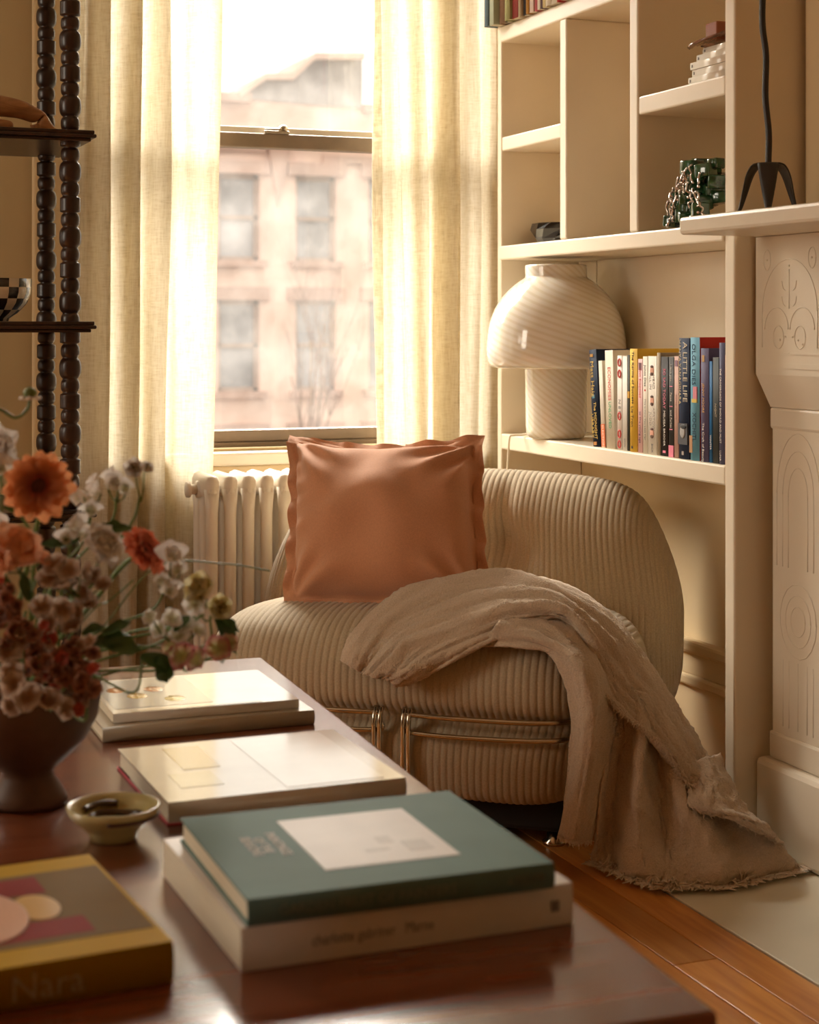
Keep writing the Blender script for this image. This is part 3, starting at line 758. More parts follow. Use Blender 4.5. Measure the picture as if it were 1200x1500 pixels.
bk = thing('throw_blanket', 'taupe crinkled gauze throw with frayed edges draped over the lounge chair to the floor', 'blanket', at(960, 1280, 3.18))
bo = np.array(bk.location)
A = [
 [(503, 962, 3.45), (512, 975, 3.36), (535, 988, 3.33), (565, 996, 3.31), (590, 999, 3.33)],
 [(508, 940, 3.48), (525, 945, 3.37), (558, 962, 3.33), (592, 982, 3.29), (612, 993, 3.31)],
 [(538, 902, 3.53), (560, 908, 3.42), (595, 930, 3.36), (625, 958, 3.30), (645, 978, 3.30)],
 [(598, 860, 3.56), (625, 868, 3.44), (658, 898, 3.37), (690, 928, 3.31), (706, 950, 3.29)],
 [(680, 838, 3.57), (705, 848, 3.44), (735, 872, 3.36), (760, 902, 3.30), (768, 922, 3.30)],
 [(755, 838, 3.57), (780, 848, 3.43), (808, 872, 3.34), (825, 900, 3.28), (828, 918, 3.30)],
 [(840, 866, 3.54), (855, 882, 3.40), (866, 908, 3.31), (862, 938, 3.25), (846, 960, 3.26)],
 [(905, 914, 3.50), (912, 932, 3.38), (908, 960, 3.30), (888, 982, 3.24), (866, 992, 3.22)],
 [(952, 975, 3.44), (950, 992, 3.35), (940, 1014, 3.28), (922, 1030, 3.23), (905, 1030, 3.20)],
 [(990, 1035, 3.40), (984, 1050, 3.32), (974, 1066, 3.26), (960, 1076, 3.22), (945, 1070, 3.20)],
 [(1020, 1085, 3.36), (1014, 1095, 3.30), (1005, 1106, 3.26), (994, 1112, 3.22), (985, 1106, 3.20)],
 [(1052, 1128, 3.32), (1042, 1136, 3.28), (1030, 1142, 3.25), (1020, 1146, 3.23), (1010, 1150, 3.21)]]
C = [
 [(700, 946, 3.31), (730, 915, 3.29), (760, 895, 3.34)],
 [(752, 948, 3.27), (785, 925, 3.26), (815, 900, 3.34)],
 [(798, 952, 3.25), (828, 948, 3.22), (850, 925, 3.30)],
 [(824, 985, 3.23), (855, 982, 3.18), (885, 975, 3.26)],
 [(838, 1040, 3.22), (866, 1040, 3.17), (902, 1035, 3.24)],
 [(834, 1100, 3.22), (862, 1100, 3.17), (895, 1100, 3.22)],
 [(826, 1170, 3.22), (850, 1170, 3.17), (882, 1170, 3.21)],
 [(820, 1224, 3.21), (842, 1231, 3.17), (868, 1230, 3.19)]]
B = [
 [(882, 985, 3.26), (905, 998, 3.27), (932, 1015, 3.28), (965, 1045, 3.30), (992, 1075, 3.32), (1015, 1100, 3.34), (1036, 1118, 3.36)],
 [(897, 1060, 3.215), (915, 1062, 3.27), (937, 1066, 3.215), (962, 1085, 3.27), (985, 1108, 3.25), (1010, 1132, 3.28), (1050, 1138, 3.33)],
 [(886, 1120, 3.20), (908, 1120, 3.26), (936, 1122, 3.19), (966, 1128, 3.25), (990, 1150, 3.21), (1024, 1168, 3.23), (1080, 1178, 3.29)],
 [(876, 1180, 3.19), (900, 1180, 3.245), (932, 1178, 3.17), (966, 1180, 3.23), (1000, 1195, 3.18), (1046, 1206, 3.18), (1108, 1206, 3.24)],
 [(871, 1225, 3.20), (900, 1230, 3.24), (936, 1230, 3.15), (972, 1232, 3.20), (1015, 1242, 3.15), (1066, 1246, 3.14), (1140, 1240, 3.20)],
 [(868, 1252, 3.23), (903, 1266, 3.205), (942, 1274, 3.12), (985, 1276, 3.14), (1030, 1278, 3.10), (1085, 1276, 3.11), (1164, 1262, 3.20)],
 [(870, 1262, 3.24), (906, 1280, 3.185), (946, 1297, 3.12), (986, 1302, 3.105), (1034, 1302, 3.105), (1090, 1296, 3.12), (1172, 1274, 3.21)]]
D = [
 [(1004, 1122, 3.245), (1030, 1112, 3.27), (1054, 1104, 3.32)],
 [(1010, 1152, 3.215), (1042, 1146, 3.215), (1076, 1152, 3.27)],
 [(1012, 1182, 3.175), (1054, 1184, 3.160), (1098, 1192, 3.220)],
 [(1062, 1192, 3.155), (1092, 1200, 3.140), (1122, 1212, 3.195)],
 [(1108, 1218, 3.145), (1124, 1224, 3.140), (1146, 1240, 3.190)]]
SA = wrinkle(surf(A, 16, 14), 1.0, .020, .011, .003, 1.0, 6)
SC = wrinkle(surf(C, 14, 14), 5.0, .008, .007, .002, .6, 4)
SB = wrinkle(surf(B, 16, 14), 9.0, .018, .008, .0025, .8, 9)
SD = wrinkle(surf(D, 14, 14), 13.0, .005, .0070, .002, 1.0, 6)
def floor_clip(P):
    P = P.copy(); P[:, :, 2] = np.maximum(P[:, :, 2], .012); return P
q = MB()
for P in (SA, SC, SB, SD): q.grid([[tuple(p - bo) for p in row] for row in floor_clip(P)])
q.build('cloth', M['throw'], bk, solid=.0045)
rf = random.Random(8)
fr = MB()
def fringe(edge, n_, L, dirv, spread=.5, r=.0009):
    edge = [Vector(p) for p in edge]
    for _ in range(n_):
        t = rf.random() * (len(edge) - 1); i = int(t); p = edge[i].lerp(edge[min(i + 1, len(edge) - 1)], t - i)
        d = Vector(dirv) + Vector((rf.uniform(-1, 1), rf.uniform(-1, 1), rf.uniform(-1, 1))) * spread
        d.normalize(); l_ = L * rf.uniform(.4, 1.1); p = p - Vector(bo)
        c1 = p + d * l_ * .5 + Vector((rf.uniform(-1, 1), rf.uniform(-1, 1), rf.uniform(-1, 1))) * l_ * .25; c2 = c1 + (d + Vector((rf.uniform(-1, 1), rf.uniform(-1, 1), rf.uniform(-.8, .4)))).normalized() * l_ * .5
        for c in (c1, c2):
            c.z = max(c.z, .006)
        fr.tube([p, c1, c2], [r * 1.4, r, r * .6], 4, cap=False)
toC = (-SN, -CS, 0)
fringe(SB[:, -1], 1100, .036, (-SN * .8, -CS * .8, -.25), .8, .0016)
fringe(SB[-1, -14:], 200, .026, (CS * .2 - SN * .6, -SN * .2 - CS * .6, -.6), .7, .0013)
fringe(SA[-1, 98:], 700, .011, (-CS * .5 - SN * .5, SN * .5 - CS * .5, -.5), .9, .0008)
fringe(SA[-28:, -1], 200, .032, (CS * .6, -SN * .6, -.5), .7, .0011)
fringe(SC[:, -1], 160, .012, (0, 0, -1), .5, .0008)
fringe(SD[0, :], 160, .010, (-SN * .6, -CS * .6, -.6), .9, .0008)
fringe(SA[:, 0], 60, .004, (-CS, SN, 0), .9, .0006)
M['fringe'] = fabric('frayed_yarn', (.70, .57, .43), .1, 300)
stuff(fr.build('fringe', M['fringe'], bk))

# ------------------------------------------------------------------ lettering
def letters(name, txt, size, matrix, m, parent, align='CENTER', ext=.0002, sx=1.0, squash=None):
    cu = bpy.data.curves.new(name, 'FONT'); cu.body = txt; cu.size = size; cu.align_x = align; cu.align_y = 'CENTER'; cu.extrude = ext; cu.resolution_u = 2; cu.space_character = sx
    tmp = bpy.data.objects.new('tmp', cu); COL.objects.link(tmp)
    dg = bpy.context.evaluated_depsgraph_get(); me = bpy.data.meshes.new_from_object(tmp.evaluated_get(dg))
    bpy.data.objects.remove(tmp)
    if squash:
        xs = [v.co.x for v in me.vertices]; wd = max(xs) - min(xs)
        if wd > squash:
            for v in me.vertices: v.co.x *= squash / wd
    me.materials.clear(); me.materials.append(m)
    o = bpy.data.objects.new(name, me); COL.objects.link(o); o.parent = parent; o.matrix_local = matrix
    return o
cols = {}
def cmat(col, rough=.5, coat=0.0):
    key = (tuple(round(c, 3) for c in col), rough, coat)
    if key not in cols:
        cols[key] = mat('cover_colour', col, rough, coat=coat, var=.05, vscale=14, spec=.08 if rough >= .55 else .22 if rough >= .5 else .5)
    return cols[key]
def book(name, label, group, T, L, D, col, rough=.5, hard=True, coat=0.0, page=None, spine_col=None, back_col=None):
    """spine at x=0, thickness +y, height +z; front board is the y=0 side"""
    r = thing(name, label, 'book', group=group)
    b_ = .0026 if hard else .0008; ov = .003 if hard else 0.0
    q = MB()
    q.box(0, D, 0, b_, 0, L, bev=.0004); q.box(0, D, T - b_, T, 0, L, bev=.0004)
    # gently rounded spine
    n_ = 8; vs = []
    rr = min(.004, T * .2) if hard else .0006
    for k in range(n_ + 1):
        t = k / n_; yy = T * t; xx = -rr * (1 - (2 * t - 1) ** 2)
        vs += [(xx, yy, 0), (xx, yy, L), (xx + b_, yy, L), (xx + b_, yy, 0)]
    fs = []
    for k in range(n_):
        a = k * 4; c = a + 4
        fs += [(a, c, c + 1, a + 1), (a + 1, c + 1, c + 2, a + 2), (a + 3, a + 2, c + 2, c + 3), (a, a + 3, c + 3, c)]
    q.add(vs, fs, True, 1)
    q.build('cover', [cmat(col, rough, coat), cmat(spine_col or col, rough, coat)], r)
    q = MB(); q.box(.003, D - ov - .0005, b_, T - b_, ov, L - ov); q.build('page_block', page or M['paper'], r)
    r['rr'] = rr
    return r
def spine_text(r, txt, z, size, col, T, L, yoff=0, length=None, rot=0):
    # reads from top to bottom; z = centre height
    Mx = Matrix(((0, 0, -1, -r['rr'] - .0002), (0, -1, 0, T / 2 + yoff), (-1, 0, 0, z), (0, 0, 0, 1)))
    return letters('spine_lettering', txt, size, Mx, cmat(col, .5), r, squash=length)
def spine_patch(r, z0, z1, y0, y1, col, name='spine_print'):
    q = MB(); q.box(-r['rr'] - .0003, -r['rr'] + .0030, y0, y1, z0, z1); return q.build(name, cmat(col), r)

G_SH = 'books standing on the lower bookcase shelf'
XB = 1.832
def shelf_book(label, y_hi, y_lo, top, col, D=.14, hard=True, x=XB, lean=0, texts=(), patches=(), z=ZLOW + .0005, group=G_SH, **k):
    T = y_hi - y_lo - .001; L = top - z
    k['coat'] = 0; r = book('book', label, group, T, L, D, col, hard=hard, rough=.58, **k)
    r.location = (x, y_lo + .0005, z); 
    if lean: r.rotation_euler = (lean, 0, 0)
    for t in texts: spine_text(r, t[0], L * t[1], t[2], t[3], T, L, *(t[4:]))
    for p in patches: spine_patch(r, L * p[0], L * p[1], T * p[2], T * p[3], p[4], *(p[5:]))
    return r
gold = (.75, .52, .12); wht = (.85, .80, .72); blk = (.03, .025, .025); red = (.70, .08, .07); pnk = (.85, .25, .35)
navy = (.020, .030, .055)
LEAN = math.radians(5.5)
shelf_book('navy hardback with yellow lettering leaning at the lamp end of the row', 3.512, 3.476, .974, navy, .14, lean=-LEAN, coat=.2,
  texts=[('Matt Haig', .70, .021, gold, 0, .085), ('The MIDNIGHT', .27, .017, gold, -.006, .085), ('LIBRARY', .22, .015, gold, .009, .055)],
  patches=[(.02, .055, .3, .7, (.55, .25, .06)), (.925, .955, .3, .7, (.55, .30, .08)), (.50, .535, .3, .62, (.10, .28, .40))])
shelf_book('thin white and orange paperback leaning on the navy hardback', 3.470, 3.452, .948, (.72, .66, .55), .13, False, lean=-LEAN * .9,
  texts=[('ELECTION', .13, .011, wht, 0, .05)], patches=[(0.01, .27, .0, 1, (.80, .22, .09))])
shelf_book('cream paperback with red and green lettering, third from the lamp', 3.446, 3.408, .972, (.74, .67, .54), .15, False, lean=-LEAN * .45,
  texts=[('ECONOMIES', .66, .019, red, 0, .075), ('UNLOVED', .34, .017, (.10, .42, .20), 0, .06)])
r = shelf_book('white paperback with red lips printed along its spine', 3.396, 3.374, .960, (.80, .74, .66), .13, False, texts=[('N E R D', .42, .014, (.2, .18, .17), 0, .05)])
for zz in (.195, .17, .075, .035, .012): 
    q = MB(); q.tube([(-.0008, .010 + .006 * math.cos(a), zz + .008 * math.sin(a)) for a in np.linspace(0, 2 * PI, 14)], .0018, 5, cap=False); q.build('lip_print', cmat(red), r)
shelf_book('plain white slim paperback beside the lips book', 3.372, 3.350, .959, (.80, .76, .68), .12, False, texts=[('DAWN', .08, .006, (.3, .28, .26))])
shelf_book('very thin dark olive paperback against the yellow hardback', 3.349, 3.339, .962, (.06, .06, .05), .12, False, patches=[(.55, .62, 0, 1, (.65, .35, .05))])
shelf_book('yellow hardback with black lettering on its spine', 3.337, 3.304, .976, (.80, .50, .07), .145,
  texts=[('The Karma of Success', .72, .014, blk, -.003, .115), ('Liz Tron', .34, .015, blk, 0, .045)], patches=[(.03, .055, .4, .6, blk)])
shelf_book('slim pink paperback with red lettering next to the yellow hardback', 3.301, 3.281, .954, (.78, .50, .48), .12, False,
  texts=[('Not Supposed', .74, .011, red, 0, .08), ('to Die young age', .27, .010, (.2, .1, .15), 0, .09)], patches=[(.88, .96, .2, .8, (.2, .1, .12))])
shelf_book('cream paperback with grey handwritten style lettering and a small red mark', 3.279, 3.259, .960, (.76, .70, .58), .13, False,
  texts=[('Junot D\u00edaz', .80, .011, (.15, .14, .13), 0, .06), ('This Is How You Lose Her', .35, .009, (.3, .28, .25), 0, .09)], patches=[(.64, .66, .35, .65, red)])
r = shelf_book('white paperback with three printed bearded heads on its spine', 3.257, 3.219, .961, (.80, .75, .65), .13, False,
  texts=[('ALL IN', .74, .012, (.45, .40, .36), .008, .045), ('HEAD', .74, .012, (.45, .40, .36), -.006, .045), ('JUDD', .36, .012, (.45, .40, .36), .008, .05), ('APATOW', .36, .012, (.45, .40, .36), -.006, .05), ('SICK', .06, .010, (.2, .2, .2), 0, .02)])
for zz in (.18, .115, .045):
    q = MB(); q.ball((-.0006, .019, zz), .011, 2, (.08, .8, 1)); h = q.build('head_print', cmat((.72, .38, .27)), r)
    q = MB(); q.ball((-.0009, .019, zz - .0065), .008, 2, (.09, .9, .55)); q.ball((-.0009, .019, zz + .009), .008, 2, (.09, .9, .4)); q.build('beard_print', cmat((.12, .06, .04)), h)
shelf_book('taller tan hardback between the heads book and the black book', 3.217, 3.203, .969, (.50, .42, .30), .15)
shelf_book('black paperback with pink lettering on its spine', 3.201, 3.171, .961, (.035, .028, .025), .13, False,
  texts=[('SO SAD TODAY', .68, .014, pnk, 0, .085), ('MELISSA BRODER', .28, .010, wht, 0, .075)], patches=[(.03, .055, .3, .7, pnk)])
shelf_book('dark grey paperback with a bright pink foot to its spine', 3.168, 3.147, .961, (.06, .055, .05), .13, False,
  texts=[('I love you', .84, .009, wht, 0, .045), ('Fates', .60, .009, wht, 0, .03), ('and Furies', .38, .009, wht, 0, .045)], patches=[(.0, .115, 0, 1, pnk), (.70, .71, .2, .8, pnk), (.50, .51, .2, .8, pnk), (.27, .28, .2, .8, pnk)])
shelf_book('dusty pink paperback beside the tall navy hardback', 3.145, 3.127, .963, (.62, .40, .33), .13, False, texts=[('Conversations', .5, .009, (.45, .25, .2), 0, .09)], patches=[(.90, .96, .2, .8, (.35, .22, .30))])
r = shelf_book('tall navy hardback with white capitals and a grey portrait on the spine', 3.125, 3.083, 1.001, (.032, .045, .085), .16, coat=.2,
  texts=[('A LITTLE LIFE', .72, .024, (.70, .62, .48), -.009, .125), ('HANYA YANAGIHARA', .72, .0145, (.70, .58, .35), .012, .135)])
spine_patch(r, .030, .074, .002, .039, (.10, .10, .11), 'portrait_print')
q = MB(); q.ball((-.0046, .020, .056), .014, 2, (.06, .75, 1)); q.build('portrait_print', cmat((.38, .37, .36)), r)
q = MB(); q.ball((-.0050, .017, .067), .012, 2, (.06, 1, .45)); q.ball((-.0050, .022, .050), .0035, 1, (.1, 1.2, .5)); q.ball((-.0050, .016, .059), .003, 1, (.1, 1.2, .5)); q.build('portrait_print', cmat((.05, .05, .055)), r)
spine_patch(r, .008, .016, .016, .024, (.5, .45, .4))
r = shelf_book('tall light blue hardback with black lettering and a red front board', 3.079, 3.042, 1.003, (.50, .045, .03), .15, spine_col=(.16, .38, .50), coat=.2,
  texts=[('OLGA DIES', .78, .019, (.03, .08, .14), 0, .085), ('XOCHITL', .27, .019, (.03, .06, .10), -.002, .06)], patches=[(.50, .60, .15, .55, (.75, .28, .33)), (.47, .50, .15, .7, (.75, .55, .12)), (.06, .20, .62, .95, (.50, .28, .14))])
shelf_book('violet hardback with orange and white lettering right of the light blue hardback', 3.038, 3.007, .981, (.13, .11, .19), .14,
  texts=[('JENNY MOORE', .56, .011, (.80, .45, .14), 0, .06), ('The Craft of Beauty', .17, .010, wht, 0, .085)], patches=[(.88, .94, .35, .65, (.55, .35, .15))])
shelf_book('thin bright blue paperback among the dark books at the post end', 3.005, 2.994, .955, (.04, .16, .36), .12, False, texts=[('WINTER', .2, .008, wht, 0, .06)])
shelf_book('dark olive grey paperback at the post end of the row', 2.992, 2.969, .963, (.075, .080, .075), .13, False, texts=[('NIGHT', .5, .009, (.5, .42, .3), 0, .05)])
shelf_book('slate violet hardback with fine white capitals second from the post', 2.967, 2.948, .993, (.12, .12, .20), .14,
  texts=[('THE CROSSROADS OF SHOULD AND MUST', .48, .0085, wht, 0, .15), ('LUNA', .07, .008, wht, 0, .022)])
shelf_book('pale pink paperback right against the white post', 2.946, 2.931, .968, (.74, .48, .45), .13, False)

# row at the very top, only the feet of the books show
G_TOP = 'books on the top bookcase shelf'
topb = [('blue grey', (.18, .27, .34), .024, .021), ('pale green and white', (.50, .55, .42), .026, .018), ('brown', (.26, .15, .09), .034, .002), ('dark charcoal', (.05, .045, .045), .014, .0), ('olive green', (.42, .42, .20), .030, .010), ('dark red', (.28, .05, .04), .034, .004),
        ('cream and navy', (.55, .45, .30), .016, .003), ('black', (.04, .035, .035), .024, -.002), ('ochre', (.55, .30, .08), .016, .002), ('white and pink', (.72, .58, .50), .022, .001), ('rose red', (.55, .14, .16), .018, -.003), ('slim white', (.74, .68, .58), .016, .0), ('purple black', (.10, .06, .10), .010, -.002), ('buff yellow', (.66, .54, .28), .016, .0), ('ivory', (.76, .70, .58), .030, .0), ('cream white', (.72, .66, .54), .030, .0), ('crimson', (.50, .05, .05), .022, .0), ('tan', (.48, .36, .22), .03, .0)]
y = 4.030
places = ('first of the row by the curtain', 'second from the curtain', 'third from the curtain', 'fourth from the curtain', 'fifth from the curtain', 'sixth from the curtain')
for i, (nm, c_, T, dx) in enumerate(topb):
    lab = '%s book on the top shelf, %s' % (nm, places[i] if i < 6 else 'its foot showing between the %s and %s books' % (topb[i - 1][0], topb[i + 1][0] if i + 1 < len(topb) else 'shelf end'))
    if i >= 6:
        lab = '%s book on the top shelf right after the %s one' % (nm, topb[i - 1][0])
    shelf_book(lab, y, y - T, ZTOP + .21 + .02 * ((i * 7) % 3), c_, .14, i % 2 == 0, x=BX - .012 - dx, z=ZTOP + .0008, group=G_TOP)
    y -= T + .0012
# ------------------------------------------------------------------ white magazines, shell dish and block on the right middle shelf
zt = 1.5268; G_MG = 'white magazines stacked on the bookcase shelf'
for i, (x_, yy, T) in enumerate(((1.835, 3.092, .0145), (1.838, 3.082, .0145), (1.836, 3.086, .0145), (1.845, 3.076, .0145), (1.85, 3.060, .012))):
    w_ = .145
    r = book('magazine', 'white bound magazine lying on the middle shelf, ' + ('lowest of the stack', 'second from the bottom of the stack', 'third in the middle of the stack', 'second from the top of the stack', 'topmost, with a narrower spine, under the shell')[i], G_MG, T, w_, .19, (.84, .78, .68), .22, hard=False, coat=.4)
    r.matrix_world = Matrix(((1, 0, 0, x_), (0, 0, 1, yy - w_), (0, -1, 0, zt + T), (0, 0, 0, 1)))
    q = MB(); q.box(-.0012, .0005, T * .3, T * .7, w_ - .010, w_ - .006); q.build('spine_print', cmat((.2, .18, .17)), r)
    zt += T + .0006
sh = thing('shell', 'brown pearly shell lying on the white magazines', 'shell', (1.872, 3.06, zt + .0005))
q = MB(); G = []
for i in range(13):
    a = i / 12; row = []
    for j in range(17):
        b_ = j / 16 * 2 - 1; ww = .045 * math.sin(PI * (.1 + .85 * a)) ** .6
        row.append((b_ * ww, .055 - .11 * a, .004 + .013 * (1 - b_ * b_) * (1 - .5 * a) + .008 * (a * 1.6 - .2) ** 2 + .002 * math.sin(b_ * 12)))
    G.append(row)
q.grid(G); q.build('shell_body', mat('shell', (.26, .13, .09), .2, coat=.6, var=.4, vscale=40), sh, solid=.004)
q = MB(); q.box(.045, .085, -.022, .022, 0, .036, bev=.003); o = q.build('wooden_block', mat('red_clay', (.33, .10, .04), .6, var=.1)); o.location = (1.815, 3.045, zt + .016)
tag(o, 'small red brown block resting on the brown shell above the magazines', 'block')

# ------------------------------------------------------------------ green glazed sculpture
gs = thing('ceramic_sculpture', 'green glazed blocky ceramic sculpture with silver drips on the upper shelf', 'sculpture', (1.885, 3.10, ZUP + .001))
M['gglaze'] = mat('green_glaze', (.020, .075, .028), .10, coat=1, var=.5, vscale=30)
M['silver'] = mat('silver_drip', (.62, .56, .52), .14, metal=1)
rg = random.Random(5)
for i in range(34):
    lvl = i / 33; zc = .012 + .122 * lvl; spread = .074 - .030 * lvl
    yy = rg.uniform(-1, 1) * spread; xx = rg.uniform(-.05, .03); s_ = rg.uniform(.012, .019)
    if i == 15: yy, xx = .082, -.02
    if i == 9: yy, xx = .066, -.03
    q = MB(); R = Matrix.Rotation(rg.uniform(-.6, .6), 4, 'Z') @ Matrix.Rotation(rg.uniform(-.35, .35), 4, 'X'); 
    q.box(-s_, s_, -s_, s_, -s_ * .8, s_ * .8, bev=.003, M=Matrix.Translation((xx, yy, zc)) @ R, smooth=True); q.build('glazed_block', M['gglaze'], gs)
for i in range(22):
    lvl = rg.random(); z0 = .025 + .11 * lvl; sp_ = .074 - .03 * lvl; y0 = rg.uniform(-1, 1) * sp_; x0 = -.064 + .02 * lvl
    pts = [(x0, y0, z0)]
    for k in range(5): pts.append((x0 + rg.uniform(-.004, .006), pts[-1][1] + rg.uniform(-.007, .007), max(.004, pts[-1][2] - rg.uniform(.003, .012))))
    q = MB(); q.tube(smooth_path(pts, 4), [.0028] * 21, 7); q.ball(pts[0], .0035, 1); q.ball(pts[-1], .0045, 1); q.build('silver_drip', M['silver'], gs)
# ------------------------------------------------------------------ black stone, dark vase
bs = MB(); rb = random.Random(2)
prof = [(.038, 0), (.052, .015), (.060, .038), (.058, .054), (.044, .056), (.037, .044), (.0, .042)]
n = 11; G = []
for (r_, z_) in prof:
    G.append([((r_ * (1 + (rb.random() - .5) * .35 * (z_ < .044))) * math.cos(2 * PI * k / n + z_ * 9), (r_ * (1 + (rb.random() - .5) * .35 * (z_ < .044))) * 1.25 * math.sin(2 * PI * k / n + z_ * 9), z_) for k in range(n)])
bs.grid(G, closev=True, smooth=False); bs.add(G[0], [tuple(range(n))])
o = bs.build('stone_dish', mat('obsidian', (.012, .010, .009), .12, coat=.6, var=.4)); o.location = (1.93, 3.905, ZUP + .001)
tag(o, 'chipped glossy black stone dish on the upper shelf', 'dish')
q = MB(); q.lathe([(.001, 0), (.03, 0), (.05, .03), (.062, .08), (.055, .13), (.03, .16), (.022, .18), (.026, .19)], (0, 0, 0), 28); o = q.build('round_vase', mat('dark_ceramic', (.03, .022, .02), .35)); o.location = (1.985, 3.400, ZUP + .001)
tag(o, 'dark round vase almost hidden behind the tall divider', 'vase')

# ------------------------------------------------------------------ murano lamp
lc = Vector((1.874, 3.79, ZLOW + .0005))
def swirl_mat():
    m = mat('swirled_opal_glass', (.86, .80, .66), .08, spec=.6, coat=.8, sss=.25); t = m.node_tree; b_ = t.nodes['Principled BSDF']
    tc = t.nodes.new('ShaderNodeTexCoord'); sx = t.nodes.new('ShaderNodeSeparateXYZ'); t.links.new(tc.outputs['Object'], sx.inputs[0])
    at_ = t.nodes.new('ShaderNodeMath'); at_.operation = 'ARCTAN2'; t.links.new(sx.outputs[1], at_.inputs[0]); t.links.new(sx.outputs[0], at_.inputs[1])
    a1 = t.nodes.new('ShaderNodeMath'); a1.operation = 'MULTIPLY'; a1.inputs[1].default_value = 22; t.links.new(at_.outputs[0], a1.inputs[0])
    z1 = t.nodes.new('ShaderNodeMath'); z1.operation = 'MULTIPLY'; z1.inputs[1].default_value = 400; t.links.new(sx.outputs[2], z1.inputs[0])
    sm_ = t.nodes.new('ShaderNodeMath'); sm_.operation = 'ADD'; t.links.new(a1.outputs[0], sm_.inputs[0]); t.links.new(z1.outputs[0], sm_.inputs[1])
    si = t.nodes.new('ShaderNodeMath'); si.operation = 'SINE'; t.links.new(sm_.outputs[0], si.inputs[0])
    r = t.nodes.new('ShaderNodeValToRGB'); r.color_ramp.elements[0].position = .1; r.color_ramp.elements[1].position = .62
    r.color_ramp.elements[0].color = (.80, .73, .59, 1); r.color_ramp.elements[1].color = (.88, .83, .73, 1)
    mr = t.nodes.new('ShaderNodeMapRange'); mr.inputs[1].default_value = -1; t.links.new(si.outputs[0], mr.inputs[0])
    t.links.new(mr.outputs[0], r.inputs[0]); t.links.new(r.outputs[0], b_.inputs['Base Color'])
    return m
M['opal'] = swirl_mat()
lamp = thing('mushroom_lamp', 'white swirled glass mushroom table lamp on the lower shelf', 'lamp', lc)
q = MB(); q.lathe([(.060, 0), (.069, .003), (.074, .012), (.075, .03), (.0765, .12), (.078, .20), (.078, .24), (.06, .245)], n=64); q.build('lamp_base', M['opal'], lamp)
q = MB()
pr = [(.080, .176), (.125, .172), (.158, .176), (.169, .190), (.1725, .215), (.171, .245), (.164, .285), (.148, .325), (.122, .360), (.095, .384), (.080, .394), (.0765, .400), (.0765, .424), (.070, .424), (.070, .40)]
q.lathe([(a, c) for a, c in smooth_path(pr, 4)], n=72, cap=False); q.build('lamp_shade', M['opal'], lamp)
q = MB(); q.tube(smooth_path([(-.03, .055, .012), (-.055, .08, .004), (-.075, .085, .003), (-.085, .09, -.004), (-.088, .092, -.06), (-.09, .10, -.20), (-.07, .12, -.40)], 8), .0028, 8); q.build('power_cord', M['cord'], lamp)

# ------------------------------------------------------------------ candlestick on the mantel
cs = thing('iron_candlestick', 'black iron candlestick with three curved leaf feet on the mantel', 'candlestick', (1.832, 2.792, MZ))
q = MB(); q.tube(smooth_path([(.0, .0, .095), (.004, .004, .16), (-.001, .008, .23), (.003, .012, .31), (-.004, .014, .38), (.0, .012, .5), (.003, .01, .58)], 8), .0062, 10); q.lathe([(.006, .575), (.012, .58), (.018, .60), (.016, .62), (.010, .615)], (.003, .01, 0), 16); q.build('stem', M['black'], cs)
def leaf_foot(an):
    q = MB(); G = []; dv = Vector((math.cos(an), math.sin(an), 0)); sd = Vector((-math.sin(an), math.cos(an), 0))
    path = smooth_path([(.002, .098, .015), (.012, .101, .018), (.026, .096, .0195), (.038, .077, .017), (.047, .047, .012), (.056, .016, .006), (.064, .0015, .002)], 6)
    for (d, z_, w_) in path:
        row = []
        for k in range(7):
            b_ = k / 6 * 2 - 1
            row.append(dv * (d + .004 * (1 - b_ * b_)) + sd * (b_ * w_) + Vector((0, 0, z_ + .001)))
        G.append(row)
    q.grid(G); return q.build('leaf_foot', M['black'], cs, solid=.0022)
# one foot towards the room, the others fanned to either side
view = math.atan2(-2.792, -1.832)
for an in (view, view + math.radians(-112), view + math.radians(116)): leaf_foot(an)

# ------------------------------------------------------------------ bowls and carving on the bobbin shelf
def checker_mat():
    m = mat('checker_glaze', (.5, .5, .5), .25, coat=.4); t = m.node_tree; b_ = t.nodes['Principled BSDF']
    tc = t.nodes.new('ShaderNodeTexCoord'); sx = t.nodes.new('ShaderNodeSeparateXYZ'); t.links.new(tc.outputs['Object'], sx.inputs[0])
    at_ = t.nodes.new('ShaderNodeMath'); at_.operation = 'ARCTAN2'; t.links.new(sx.outputs[1], at_.inputs[0]); t.links.new(sx.outputs[0], at_.inputs[1])
    a1 = t.nodes.new('ShaderNodeMath'); a1.operation = 'MULTIPLY'; a1.inputs[1].default_value = 22 / (2 * PI); t.links.new(at_.outputs[0], a1.inputs[0])
    a2 = t.nodes.new('ShaderNodeMath'); a2.operation = 'ADD'; a2.inputs[1].default_value = 40.25; t.links.new(a1.outputs[0], a2.inputs[0])
    z1 = t.nodes.new('ShaderNodeMath'); z1.operation = 'MULTIPLY'; z1.inputs[1].default_value = 42; t.links.new(sx.outputs[2], z1.inputs[0])
    cb = t.nodes.new('ShaderNodeCombineXYZ'); t.links.new(a2.outputs[0], cb.inputs[0]); t.links.new(z1.outputs[0], cb.inputs[1]); cb.inputs[2].default_value = .5
    ck = t.nodes.new('ShaderNodeTexChecker'); ck.inputs['Scale'].default_value = 1; ck.inputs[1].default_value = (.74, .66, .52, 1); ck.inputs[2].default_value = (.022, .014, .010, 1)
    t.links.new(cb.outputs[0], ck.inputs[0]); t.links.new(ck.outputs[0], b_.inputs['Base Color']); return m
pcb = at(-32, 470, 3.78)
